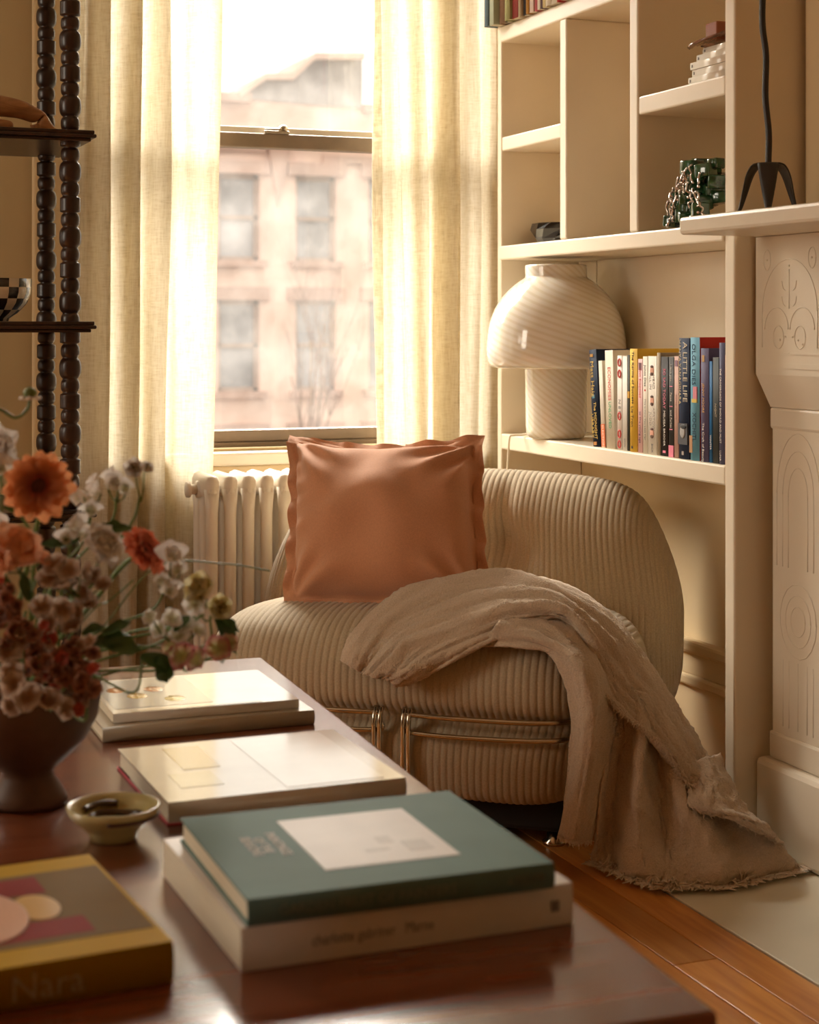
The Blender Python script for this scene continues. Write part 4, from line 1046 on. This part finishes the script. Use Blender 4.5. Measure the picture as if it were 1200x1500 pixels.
q = MB(); q.lathe([(.001, .004), (.034, .004), (.036, 0), (.042, 0), (.044, .006), (.062, .018), (.080, .038), (.088, .060), (.090, .090), (.086, .090), (.083, .062), (.07, .034), (.04, .014), (.001, .010)], n=66)
o = q.build('checkered_bowl', checker_mat()); o.location = (pcb.x, 3.70, 1.0365); tag(o, 'black and cream checkered bowl on the bobbin shelf', 'bowl')
M['carved'] = wood('carved_wood', (.30, .13, .045), (.50, .25, .10), .4, 6, (3, 9, 9))
def skin(name, verts, edges, radii, m, parent=None, sub=2):
    me = bpy.data.meshes.new(name); me.from_pydata(verts, edges, []); o = bpy.data.objects.new(name, me); COL.objects.link(o)
    md = o.modifiers.new('skin', 'SKIN'); md.use_smooth_shade = True
    for i, r in enumerate(radii): me.skin_vertices[0].data[i].radius = (r, r)
    me.skin_vertices[0].data[0].use_root = True
    s_ = o.modifiers.new('sub', 'SUBSURF'); s_.levels = sub; s_.render_levels = sub
    me.materials.append(m); 
    if parent: o.parent = parent
    return o
wf = thing('wood_carving', 'pale brown carved wooden figure reclining on the upper bobbin shelf', 'carving', (.605, 3.74, 1.4365))
skin('carved_figure', [(-.26, 0, .045), (-.18, 0, .050), (-.10, 0, .065), (-.04, 0, .058), (.0, 0, .040), (.012, .0, .022), (-.015, -.01, .014), (.03, -.01, .010), (.055, -.012, .008), (-.25, .0, .10), (-.255, 0, .14), (-.14, -.03, .02), (-.06, -.035, .016)],
     [(0, 1), (1, 2), (2, 3), (3, 4), (4, 5), (5, 6), (5, 7), (7, 8), (0, 9), (9, 10), (1, 11), (11, 12)], [.042, .04, .026, .022, .018, .014, .011, .009, .006, .032, .03, .018, .013], M['carved'], wf)
q = MB(); q.box(-.30, .07, -.06, .05, 0, .005, bev=.002); q.build('plinth', M['carved'], wf)

# ------------------------------------------------------------------ coffee table
TZ = .41
c0, c1 = Vector((.906, 3.063)), Vector((.822, 1.331))
ax = (c1 - c0).normalized(); bx = Vector((ax.y, -ax.x))      # along the right edge towards the viewer; to the left
if bx.x > 0: bx = -bx
tb = thing('coffee_table', 'dark polished wooden coffee table carrying books and flowers', 'table')
tb.matrix_world = Matrix(((ax.x, bx.x, 0, c0.x), (ax.y, bx.y, 0, c0.y), (0, 0, 1, 0), (0, 0, 0, 1)))
LT = (c1 - c0).length; WT = .80
q = MB(); q.box(0, LT, 0, WT, TZ - .028, TZ, bev=.006); q.build('tabletop', M['table'], tb)
q = MB()
for (a0, a1, b0, b1) in ((.06, LT - .06, .05, .07), (.06, LT - .06, WT - .07, WT - .05), (.05, .07, .05, WT - .05), (LT - .07, LT - .05, .05, WT - .05)): q.box(a0, a1, b0, b1, TZ - .10, TZ - .029)
q.build('apron', M['table'], tb)
for (a, b_) in ((.08, .08), (.08, WT - .08), (LT - .08, .08), (LT - .08, WT - .08)):
    q = MB(); q.lathe([(.014, 0.001), (.017, .02), (.026, .30), (.030, .385)], (a, b_, 0), 18); q.build('leg', M['table'], tb)

# books lying on the table; spine towards the viewer
def onplane(u, v, z):
    Z = (EYE - z) * FPX / (v - 475); return at(u, v, Z)
def lay(label, pl_, pr_, pb_, z, T, col, group='books lying on the coffee table', name='book', **k):
    """pl_, pr_ front corners and pb_ the back left corner of the top board, seen at height z + T"""
    a, b_, c = onplane(*pl_, z + T), onplane(*pr_, z + T), onplane(*pb_, z + T)
    d = (b_ - a); L = d.length; d.normalize(); n_ = Vector((-d.y, d.x, 0)); depth = (c - a).length
    # the sides of the book: share the error between the two measured edges
    e_ = (c - a).normalized(); ang = math.atan2(e_.x * n_.y - e_.y * n_.x, e_.dot(n_)) * -.4
    d = Matrix.Rotation(ang, 3, 'Z') @ d; n_ = Vector((-d.y, d.x, 0)); b_ = a + d * L
    r = book(name, label, group, T, L, depth, col, **k)
    r.matrix_world = Matrix(((n_.x, 0, -d.x, b_.x), (n_.y, 0, -d.y, b_.y), (0, -1, 0, z + T), (0, 0, 0, 1)))
    r['deep'] = depth
    return r, L
def cover_box(r, x0, x1, z0, z1, col, name='cover_print', h=.0004, rough=.5, coat=0):
    q = MB(); q.box(x0, x1, -h, .0001, z0, z1); return q.build(name, cmat(col, rough, coat), r)
def cover_disc(r, x_, z_, rx_, rz_, h, col, rough=.4, coat=0, name='cover_picture'):
    q = MB(); q.lathe([(0, -.0002), (1, -.0002), (1, h), (.97, h + .0001), (0, h + .0001)], n=32); o = q.build(name, cmat(col, rough, coat), r)
    o.matrix_local = Matrix.Translation((x_, 0, z_)) @ Matrix.Rotation(PI / 2, 4, 'X') @ Matrix.Diagonal((rx_, rz_, 1, 1)); return o
e_ = .0006
# far pair
rA, LA = lay('thick brown edged book lying under the magazine, farthest from the viewer', (150, 1066), (456, 1037), (120, 1010), TZ + e_, .022, (.40, .34, .25), hard=True, rough=.3, coat=.5)
rB, LB = lay('glossy white and blue magazine with bent corner, top of the farthest stack', (166, 1046), (433, 1021), (145, 998), TZ + .0232, .014, (.72, .68, .61), hard=False, rough=.10, coat=1.0, name='magazine')
DB = rB['deep']
cover_box(rB, .028, DB - .008, LB * .45, LB * .975, (.30, .34, .40), rough=.10, coat=1.0)
for (fx, fz, c_) in ((.45, .80, (.60, .38, .08)), (.62, .68, (.55, .22, .10)), (.30, .62, (.62, .50, .12)), (.66, .88, (.60, .26, .10))):
    cover_disc(rB, DB * fx, LB * fz, .020, .016, .0006, c_, .10, 1.0, 'fruit_print')
cover_box(rB, .004, .013, LB * .2, LB * .9, (.62, .55, .42), rough=.12, coat=1.0)
cover_box(rA, rA['deep'] - .03, rA['deep'] - .015, LA * .03, LA * .10, (.10, .12, .22))
# middle
rC, LC = lay('glossy cream coffee table book with pink lower board, alone in the middle', (246, 1176), (590, 1136), (187, 1096), TZ + e_, .027, (.60, .55, .47), rough=.10, coat=.6)
DC = rC['deep']
cover_box(rC, .012, DC - .012, LC * .08, LC * .50, (.72, .68, .63), rough=.10, coat=.6)
q = MB(); q.box(-.001, DC + .0005, .0244, .0271, LC - .02, LC + .0008); q.build('pink_board_edge', cmat((.55, .09, .12)), rC)
for (x0, x1, z0, z1, c_) in ((.5, .92, .66, .82, (.46, .34, .14)), (.2, .45, .72, .90, (.55, .50, .36))): cover_box(rC, DC * x0, DC * x1, LC * z0, LC * z1, c_, rough=.10, coat=.6)
# front pair
rD, LD = lay('thick white book with small spine lettering, under the teal book', (354, 1360), (828, 1286), (266, 1226), TZ + e_, .042, (.66, .61, .56), hard=False, rough=.4)
letters('spine_lettering', 'charlotte gabriner   Marne', .015, Matrix(((0, 0, -1, -rD['rr'] - .0003), (0, -1, 0, .022), (-1, 0, 0, LD * .62), (0, 0, 0, 1))), cmat((.16, .13, .12)), rD, squash=LD * .36)
q = MB(); q.box(-rD['rr'] - .0005, 0, .016, .027, LD * .045, LD * .07); q.build('spine_print', cmat((.2, .18, .18)), rD)
zD = TZ + .0435
rE, LE = lay('teal cloth hardback with a pale picture panel, topmost of the nearest stack', (362, 1318), (807, 1261), (275, 1197), zD, .026, (.13, .215, .195), rough=.6, spine_col=(.10, .165, .15))
DE = rE['deep']; xe, ze = lambda f: DE * f, lambda f: LE * (1 - f)
cover_box(rE, xe(.20), xe(.82), ze(.755), ze(.30), (.62, .585, .54), 'picture_panel', .0006, .5)
for (fx0, fx1, fz0, fz1) in ((.30, .42, .62, .70), (.42, .50, .55, .60), (.34, .37, .48, .56)):
    cover_box(rE, xe(fx0), xe(fx1), ze(fz1), ze(fz0), (.52, .49, .45), 'pencil_drawing', .0008, .5)
for (fz, t_) in ((.235, 'PAINTINGS'), (.185, 'OF THE'), (.145, 'SEASONS')):
    letters('cover_lettering', t_, .0155, Matrix(((-1, 0, 0, xe(.55)), (0, 0, -1, -.0005), (0, -1, 0, ze(fz)), (0, 0, 0, 1))), cmat((.58, .53, .45)), rE)
letters('spine_lettering', 'GARDEN FRUIT OF PAINTERS', .014, Matrix(((0, 0, -1, -rE['rr'] - .0003), (0, -1, 0, .013), (-1, 0, 0, LE * .62), (0, 0, 0, 1))), cmat((.18, .22, .18)), rE, squash=LE * .58)
letters('spine_lettering', 'ATELIER', .013, Matrix(((0, 0, -1, -rE['rr'] - .0003), (0, -1, 0, .013), (-1, 0, 0, LE * .10), (0, 0, 0, 1))), cmat((.18, .22, .18)), rE, squash=LE * .13)
# yellow book, cut by the frame
rF, LF = lay('mustard yellow book with a round pale picture, nearest the viewer', (-170, 1448), (251, 1376), (-225, 1300), TZ + e_, .038, (.42, .25, .008), rough=.55, spine_col=(.30, .17, .004))
DF = rF['deep']
cover_box(rF, DF * .15, DF * .86, .004, LF - .004, (.17, .105, .035), 'cover_picture', .0004, .6)
cover_box(rF, DF * .20, DF * .36, LF * .22, LF * .62, (.22, .03, .022), 'cover_picture', .0006, .6); cover_box(rF, DF * .64, DF * .82, LF * .28, LF * .62, (.22, .03, .022), 'cover_picture', .0006, .6)
cover_disc(rF, DF * .50, LF * .355, DF * .13, LF * .085, .0009, (.56, .34, .11)); cover_disc(rF, DF * .48, LF * .60, DF * .27, LF * .20, .0014, (.66, .40, .27))
cover_box(rF, DF * .44, DF * .54, LF * .535, LF * .545, (.34, .12, .09), 'cover_picture', .0022)
letters('spine_lettering', 'Nara', .034, Matrix(((0, 0, -1, -rF['rr'] - .0003), (0, -1, 0, .020), (-1, 0, 0, LF * .455), (0, 0, 0, 1))), cmat((.40, .33, .20)), rF)

# small dish
dc = onplane(166, 1228, TZ)
q = MB(); q.lathe([(.001, .002), (.022, .002), (.024, 0), (.028, 0), (.030, .008), (.040, .018), (.053, .030), (.0565, .040), (.0535, .0405), (.048, .032), (.036, .020), (.018, .014), (.001, .012)], n=48)
dm = mat('cream_glaze', (.52, .44, .20), .25, coat=.5); t = dm.node_tree
ds = thing('ceramic_dish', 'small cream ceramic dish with brown scribbled inside on the coffee table', 'dish', (dc.x, dc.y, TZ + .0005)); q.build('dish_body', dm, ds)
q = MB()
for (r_, t0, t1, zz) in ((.034, .3, 2.6, .0215), (.022, 2.2, 5.2, .0185), (.044, 1.2, 2.4, .0295), (.012, 0, 3.5, .0160), (.036, 5.4, 6.2, .0225)):
    q.tube([(r_ * math.cos(a) + .004 * math.sin(3 * a), r_ * math.sin(a), zz + .001 * math.sin(5 * a)) for a in np.linspace(t0, t1, 14)], .0046, 6)
q.build('brown_brushwork', mat('brown_glaze', (.07, .03, .008), .3, coat=.4), ds)
q = MB(); q.tube([(.0545 * math.cos(a), .0545 * math.sin(a), .030) for a in np.linspace(-1.9, -.3, 14)], .0022, 6); q.build('brown_band', mat('brown_glaze', (.07, .03, .02), .3), ds)
# fallen yellow petal
pp_ = onplane(832, 1338, TZ); q = MB(); q.ball((0, 0, .002), .005, 1, (1, .7, .35)); o = q.build('fallen_petal', mat('yellow_crumb', (.75, .45, .05), .6)); o.location = (pp_.x, pp_.y, TZ + .0003); tag(o, 'tiny fallen yellow petal on the coffee table beside the white book', 'petal')

# ------------------------------------------------------------------ vase and flowers
VC = at(40, 1195, 2.21); VC.z = TZ
vs_ = thing('footed_vase', 'brown glazed footed bowl vase holding the flowers on the coffee table', 'vase', (VC.x, VC.y, TZ + .0005))
q = MB(); q.lathe([(.001, .004), (.046, .004), (.050, 0), (.052, .006), (.046, .018), (.034, .036), (.034, .044), (.050, .058), (.076, .084), (.090, .112), (.0945, .140), (.094, .165), (.092, .172), (.088, .170), (.088, .14), (.08, .11), (.06, .08), (.03, .062), (.001, .06)], n=56)
q.build('vase_body', mat('brown_glaze_pot', (.105, .052, .028), .5, spec=.3, var=.3, vscale=14), vs_)
MOUTH = Vector((VC.x, VC.y, TZ + .165))
rq = random.Random(21)
VIEW = Vector((-SN, -CS, 0))
GF = 'cut flowers standing in the footed vase'
def petal_mesh(q, M4, length, width, curl, ruffle=0, cup=.3, nl=7, nw=6, seed=0, mi=0, tipw=.35, base=.15):
    G = []
    for i in range(nl + 1):
        a = i / nl; wv = width * (base + (1 - base) * math.sin(PI * min(1, a * .62 + .05)) ** .9) * (1 if a < .72 else 1 - (1 - tipw) * ((a - .72) / .28) ** 2)
        row = []
        for j in range(nw + 1):
            b_ = j / nw * 2 - 1
            x_ = length * (a - .10 * a * b_ * b_); z_ = curl * length * a * a + cup * wv * b_ * b_ * .5
            z_ += ruffle * length * a * noise.noise(Vector((a * 4 + seed * 3.1, b_ * 2.6, seed)))
            row.append(M4 @ Vector((x_, b_ * wv * .5, z_)))
        G.append(row)
    q.grid(G, mi=mi)
def frame_for(n):
    n = Vector(n).normalized(); a = Vector((0, 0, 1)) if abs(n.z) < .9 else Vector((1, 0, 0)); x_ = (a - n * a.dot(n)).normalized(); y_ = n.cross(x_)
    return Matrix(((x_.x, y_.x, n.x, 0), (x_.y, y_.y, n.y, 0), (x_.z, y_.z, n.z, 0), (0, 0, 0, 1)))
def stem_to(root, head, n, r=.0022, bow=.03, start=None):
    s0 = start if start is not None else MOUTH + Vector((rq.uniform(-.05, .05), rq.uniform(-.05, .05), -.03))
    n = Vector(n).normalized(); e1 = head - n * .045; mid = s0.lerp(head, .5) + Vector((rq.uniform(-1, 1), rq.uniform(-1, 1), .5)) * min(bow, .25 * abs(head.z - s0.z) + .004)
    q = MB(); q.tube([Vector(p) - root.location for p in smooth_path([tuple(s0), tuple(mid), tuple(e1), tuple(head - n * .004)], 8)], r, 7); return q.build('stem', M['stem'], root)
def flower_root(name, label, head, cat='flower'):
    return thing(name, label, cat, tuple(MOUTH), group=GF)
def blossom(parent, c, n, kind, size, seed, name='blossom', m=None):
    """one flower head as a child mesh at its own origin so colour can run from the centre"""
    F4 = frame_for(n); q = MB(); rr = random.Random(seed)
    if kind == 'open':           # five broad ruffled petals
        for k in range(5): petal_mesh(q, F4 @ Matrix.Rotation(2 * PI * k / 5 + .3, 4, 'Z') @ Matrix.Rotation(-rr.uniform(.15, .6), 4, 'Y'), size, size * 1.05, .1, .35, .35, seed=seed + k)
    elif kind == 'sweetpea':     # one standard, two wings
        petal_mesh(q, F4 @ Matrix.Rotation(-1.15, 4, 'Y'), size * 1.1, size * 1.9, -.25, .4, .25, seed=seed, nw=10)
        petal_mesh(q, F4 @ Matrix.Rotation(.9, 4, 'Z') @ Matrix.Rotation(-.7, 4, 'Y'), size * .8, size * .9, .3, .3, .5, seed=seed + 5)
        petal_mesh(q, F4 @ Matrix.Rotation(-.9, 4, 'Z') @ Matrix.Rotation(-.7, 4, 'Y'), size * .8, size * .9, .3, .3, .5, seed=seed + 9)
        petal_mesh(q, F4 @ Matrix.Rotation(PI, 4, 'Z') @ Matrix.Rotation(-.5, 4, 'Y'), size * .7, size * .9, .2, .4, .5, seed=seed + 12)
    elif kind == 'ruffle':       # many layers
        for L_ in range(4):
            for k in range(6): petal_mesh(q, F4 @ Matrix.Rotation(2 * PI * (k + L_ * .5) / 6 + rr.random() * .3, 4, 'Z') @ Matrix.Rotation(-(.25 + .32 * L_), 4, 'Y'), size * (1 - .13 * L_), size * .85, .05, .4, .35, seed=seed + k + 7 * L_, nl=6, nw=5)
    elif kind == 'cup':
        for L_ in range(3):
            for k in range(5): petal_mesh(q, F4 @ Matrix.Rotation(2 * PI * (k + L_ * .5) / 5, 4, 'Z') @ Matrix.Rotation(-(.45 + .3 * L_), 4, 'Y'), size * (1 - .15 * L_), size * 1.0, .35, .12, .6, seed=seed + k)
    o = q.build(name, m, parent); o.location = Vector(c) - parent.location
    return o
def gerbera(label, c, n, R, m, nlay, seed, cen=.30):
    r = flower_root('gerbera', label, c); n = Vector(n).normalized(); stem_to(r, c, n, .0032, .02)
    F4 = frame_for(n); rr = random.Random(seed)
    for L_, cnt in enumerate(nlay):
        for k in range(cnt):
            q = MB(); petal_mesh(q, F4 @ Matrix.Rotation(2 * PI * (k + .5 * (L_ % 2)) / cnt + rr.uniform(-.06, .06), 4, 'Z') @ Matrix.Rotation(-(.06 + .24 * L_ + rr.uniform(-.10, .12)), 4, 'Y'), R * (1 - .16 * L_) * rr.uniform(.92, 1.05), R * .50, -.06, .22, .2, seed=seed + k + 20 * L_, nl=7, nw=5, tipw=.6)
            o = q.build('petal', m, r); o.location = c - r.location
    q = MB(); q.ball((0, 0, 0), R * cen, 2, (1, 1, 1), .12, seed=seed); o = q.build('flower_centre', M['gcentre'], r); o.matrix_local = Matrix.Translation(c - r.location) @ F4 @ Matrix.Diagonal((1, 1, .42, 1))
    q = MB()
    for k in range(30):
        a = rr.uniform(0, 2 * PI); d = R * cen * rr.uniform(.85, 1.25); p0 = F4 @ Vector((math.cos(a) * d, math.sin(a) * d, .001)); q.tube([p0, p0 + F4.to_3x3() @ Vector((math.cos(a) * .002, math.sin(a) * .002, .006))], .0009, 4)
    o = stuff(q.build('stamens', m, r)); o.location = c - r.location
    q = MB(); q.lathe([(.003, -.012), (.012, -.008), (.016, -.002), (.004, 0)], n=12); o = q.build('calyx', M['stem'], r); o.matrix_local = Matrix.Translation(c - r.location) @ F4
gerbera('large open orange gerbera with a dark centre', at(57, 712, 2.05), VIEW + Vector((.05, 0, .12)), .0445, M['gerbera'], (15, 13), 3)
gerbera('smaller coral gerbera turned half away, right of the white sweet peas', at(212, 806, 2.12), VIEW * .55 + Vector((.75, -.1, .55)), .036, M['coral'], (13, 12, 9), 9, .18)
def spray(name, label, heads, m, kind, tip=None, cat='flower', leaves=(), stem_r=.0018):
    r = flower_root(name, label, None, cat)
    c0_ = Vector((0, 0, 0))
    for h in heads: c0_ += at(*h[:3])
    c0_ /= len(heads); top = tip or c0_
    dn = (Vector(top) - MOUTH).normalized() + Vector((0, 0, .5 if Vector(top).z > MOUTH.z + .12 else .1))
    stem_to(r, Vector(top) - Vector((0, 0, .01)), dn, stem_r, .025)
    for i, h in enumerate(heads):
        h = (h[0], h[1], h[2], h[3] * (1.25 if (h[5] if len(h) > 5 else m) in (M['whitep'], M['yellowp']) else 1.05), *h[4:])
        c = at(*h[:3]); n_ = VIEW * rq.uniform(.3, 1) + Vector((rq.uniform(-.7, .7), rq.uniform(-.3, .3), rq.uniform(.0, .8)))
        blossom(r, c, n_, h[4] if len(h) > 4 else kind, h[3], hash((int(h[0]), int(h[1]))) % 97, m=h[5] if len(h) > 5 else m)
        q = MB(); st = Vector(top) - Vector((0, 0, .02)); q.tube([p - r.location for p in (st, st.lerp(c, .6) - Vector((0, 0, .006)), c - n_.normalized() * .002)], .0011, 5); q.build('stalk', M['stem'], r)
    for (u_, v_, Z_, ln_, dx, dz) in leaves: add_leaf(r, at(u_, v_, Z_), Vector((dx, rq.uniform(-.2, .2), dz)), ln_)
    return r
def add_leaf(r, p, d, ln_, wd=.42, name='leaf'):
    d = d.normalized(); n_ = (VIEW + Vector((0, 0, .8))).normalized(); y_ = n_.cross(d).normalized(); z_ = d.cross(y_)
    F4 = Matrix(((d.x, y_.x, z_.x, 0), (d.y, y_.y, z_.y, 0), (d.z, y_.z, z_.z, 0), (0, 0, 0, 1)))
    q = MB(); petal_mesh(q, F4, ln_, ln_ * wd, -.18, .08, .5, nl=9, nw=4, seed=ln_ * 100, tipw=.05); o = q.build(name, M['leaf'], r); o.location = Vector(p) - r.location
# white sweet peas and other pale flowers
spray('sweet_pea', 'white sweet pea spray right beside the orange gerbera', [(122, 728, 2.1, .017), (146, 722, 2.12, .018), (133, 748, 2.11, .014)], M['whitep'], 'sweetpea', leaves=[(140, 770, 2.1, .03, .8, -.2)])
spray('sweet_pea', 'white sweet pea spray above the coral gerbera', [(172, 706, 2.14, .016), (186, 715, 2.15, .013), (160, 716, 2.13, .014)], M['whitep'], 'sweetpea')
spray('scabiosa', 'small grey white flower at the tip of the tall bent stem', [(197, 686, 2.14, .015), (212, 690, 2.15, .010)], M['whitep'], 'cup', tip=at(207, 712, 2.14))
spray('sweet_pea', 'white sweet pea spray under the orange gerbera', [(100, 768, 2.07, .018), (116, 786, 2.08, .016), (98, 790, 2.07, .013)], M['whitep'], 'sweetpea', leaves=[(80, 800, 2.06, .035, .9, .3)])
spray('lisianthus', 'large ruffled white bloom in the middle of the bouquet', [(146, 802, 2.06, .026)], M['whitep'], 'ruffle', leaves=[(160, 780, 2.08, .03, .9, .25)])
spray('sweet_pea', 'white sweet pea spray to the right of the coral gerbera', [(250, 822, 2.1, .019), (262, 840, 2.11, .014), (244, 868, 2.1, .016), (230, 850, 2.1, .012)], M['whitep'], 'sweetpea')
spray('ranunculus', 'yellow green ranunculus cup near the radiator end of the bouquet', [(302, 868, 2.13, .024, 'cup', M['yellowp'])], M['yellowp'], 'cup')
spray('ranunculus', 'half hidden pale yellow ranunculus below the first one', [(318, 890, 2.15, .019, 'cup', M['yellowp']), (286, 884, 2.12, .014, 'open', M['whitep'])], M['yellowp'], 'cup')
spray('hydrangea', 'blush and cream flower cluster in the bouquet middle', [(82, 830, 2.05, .017), (100, 838, 2.04, .018), (120, 840, 2.05, .017), (70, 850, 2.04, .016), (95, 862, 2.03, .018), (126, 866, 2.05, .016), (142, 846, 2.06, .014), (150, 858, 2.06, .013)], M['blushp'], 'open')
spray('hydrangea', 'darker dusty rose flower cluster under the blush one', [(62, 890, 2.03, .017), (90, 893, 2.02, .018), (118, 898, 2.03, .017), (75, 915, 2.02, .016), (105, 922, 2.02, .016), (130, 886, 2.05, .014)], M['blushp'], 'open')
spray('hellebore', 'cream and pink hellebore bells drooping over the far magazine', [(268, 962, 2.12, .021), (292, 968, 2.13, .018), (252, 950, 2.12, .014)], M['pinkp'], 'open')
spray('hellebore', 'pink hellebore bells beside the long pointed leaf', [(318, 952, 2.14, .019), (334, 944, 2.15, .015)], M['pinkp'], 'open')
spray('wax_flower', 'small white green flowers between the hellebores and the ranunculus', [(250, 908, 2.12, .013), (272, 918, 2.13, .012), (236, 922, 2.12, .012), (288, 926, 2.13, .011), (262, 934, 2.12, .013), (222, 906, 2.11, .010)], M['whitep'], 'open', leaves=[(255, 925, 2.12, .03, .6, .6)])
spray('garden_rose', 'white rose half cut off at the left frame edge', [(2, 655, 2.1, .026)], M['whitep'], 'ruffle')
spray('sweet_pea', 'white lilac sweet pea at the left edge below the gerbera', [(2, 690, 2.08, .017), (-2, 770, 2.06, .018), (8, 780, 2.06, .014)], M['whitep'], 'sweetpea')
spray('tulip', 'peach parrot tulip with curled petals at the left frame edge', [(14, 806, 2.04, .034), (40, 806, 2.04, .026), (2, 826, 2.03, .026), (60, 822, 2.05, .014)], M['peach'], 'open')
spray('sweet_pea', 'pale pink blossoms low over the vase rim', [(70, 1030, 1.99, .020), (40, 1022, 1.98, .020), (12, 1032, 1.98, .018), (95, 1036, 2.0, .016), (22, 1005, 1.97, .018)], M['blushp'], 'open', tip=at(50, 1000, 2.03))
spray('sweet_pea', 'grey pink blossoms at the left edge above the vase', [(8, 960, 1.99, .022), (14, 985, 1.98, .018), (30, 940, 2.0, .016)], M['blushp'], 'open', tip=at(30, 970, 2.04))
# astilbe plumes: dense rust and coral clusters
def plume(label, cen, seed, m='rust', nf=26, sp=(34, 26), Z0=2.0):
    r = flower_root('astilbe', label, None); rr = random.Random(seed); stem_to(r, at(cen[0], cen[1], Z0 + .02), (0, 0, 1), .002, .01)
    for k in range(nf):
        u_ = cen[0] + rr.gauss(0, 1) * sp[0] * .55; v_ = cen[1] + rr.gauss(0, 1) * sp[1] * .6
        blossom(r, at(u_, v_, Z0 + rr.uniform(-.02, .04)), VIEW + Vector((rr.uniform(-.8, .8), rr.uniform(-.5, .5), rr.uniform(-.3, .9))), 'open', rr.uniform(.008, .013), seed * 10 + k, m=M[m] if k % 5 else (M['coral'] if k % 2 else M['blushp']), name='floret')
plume('rust coloured astilbe plume left of the vase middle', (35, 930), 1, sp=(36, 34))
plume('rust and coral astilbe plume over the vase rim', (92, 955), 2, sp=(34, 34))
plume('coral astilbe plume hanging down the vase side', (122, 1000), 3, sp=(16, 38))
plume('rusty astilbe plume at the left frame edge', (10, 890), 5, sp=(22, 30))
plume('dark astilbe plume behind the dusty rose cluster', (75, 985), 7, sp=(40, 22))
# bud on a curved stem
r = flower_root('flower_bud', 'green bud on a curved stem rising at the left edge', None)
q = MB(); q.tube([p - r.location for p in map(Vector, smooth_path([tuple(MOUTH - Vector((.02, 0, .02))), tuple(at(-90, 820, 2.12)), tuple(at(-60, 640, 2.12)), tuple(at(-10, 600, 2.1)), tuple(at(22, 612, 2.1)), tuple(at(40, 600, 2.1)), tuple(at(43, 586, 2.1))], 8))], .0021, 7); q.build('stem', M['stem'], r)
bc_ = at(44, 576, 2.1) - r.location
q = MB(); q.ball(bc_, .0085, 2, (1, 1, .95), .1, seed=3); q.build('bud', mat('bud_green', (.13, .17, .035), .6, var=.3, vscale=60), r)
q = MB()
for k in range(7):
    a = 2 * PI * k / 7; q.ball(bc_ + Vector((.010 * math.cos(a), .010 * math.sin(a), -.006)), .0038, 1, (1.2, 1.2, .7), seed=k)
q.build('bud_petals', M['whitep'], r)
# leaves and grass
def leaf_spray(label, leaves, tip):
    r = flower_root('foliage_stem', label, None, 'leaves'); r.name = 'leafy_stem'
    stem_to(r, tip, (.3, 0, 1), .0017, .02)
    for (u_, v_, Z_, ln_, dx, dz, wd) in leaves: add_leaf(r, at(u_, v_, Z_), Vector((dx, rq.uniform(-.15, .15), dz)), ln_, wd)
leaf_spray('dark green leaves reaching right from the bouquet over the table', [(132, 948, 2.06, .055, 1, .30, .45), (150, 930, 2.07, .040, 1, .5, .4), (150, 945, 2.06, .05, 1, -.1, .5)], at(135, 955, 2.06))
leaf_spray('drooping dark leaf over the magazine edge', [(205, 962, 2.09, .05, .9, -.35, .5), (235, 962, 2.1, .038, .25, -1, .6)], at(210, 962, 2.09))
leaf_spray('long narrow pointed leaves next to the pink hellebores', [(312, 895, 2.15, .075, .55, -.85, .26), (310, 900, 2.15, .05, .9, -.5, .3)], at(310, 897, 2.15))
leaf_spray('bright green leaves under the white sweet peas', [(60, 800, 2.08, .04, 1, .1, .4), (150, 776, 2.1, .03, 1, .2, .6), (42, 880, 2.03, .035, -.2, 1, .4), (58, 960, 2.0, .03, .4, -.9, .5)], at(60, 830, 2.07))
leaf_spray('mid green leaves deep in the left of the bouquet', [(5, 742, 2.1, .04, .9, -.3, .4), (20, 870, 2.06, .04, -.6, .7, .4), (120, 930, 2.03, .03, .7, .3, .5), (100, 1000, 2.0, .03, .6, -.6, .5)], at(40, 890, 2.07))
for i, (lab, pts) in enumerate((('thin bare green stem leaning right behind the bouquet', [(130, 900, 2.1), (160, 880, 2.13), (195, 850, 2.15)]), ('thin pale grass blade reaching toward the armchair', [(140, 930, 2.1), (230, 830, 2.2), (330, 826, 2.3), (395, 836, 2.36)]), ('thick green stem rising to the gerbera from the vase', [(40, 980, 2.1), (45, 900, 2.08), (52, 780, 2.07)]))):
    r = flower_root('grass_blade' if i == 1 else 'flower_stalk', lab, None, 'stem')
    q = MB(); q.tube([p - r.location for p in map(Vector, smooth_path([tuple(MOUTH - Vector((0, 0, .02)))] + [tuple(at(*p)) for p in pts], 8))], .0028 if i == 2 else .0012, 6); q.build('stem', M['stem'], r)
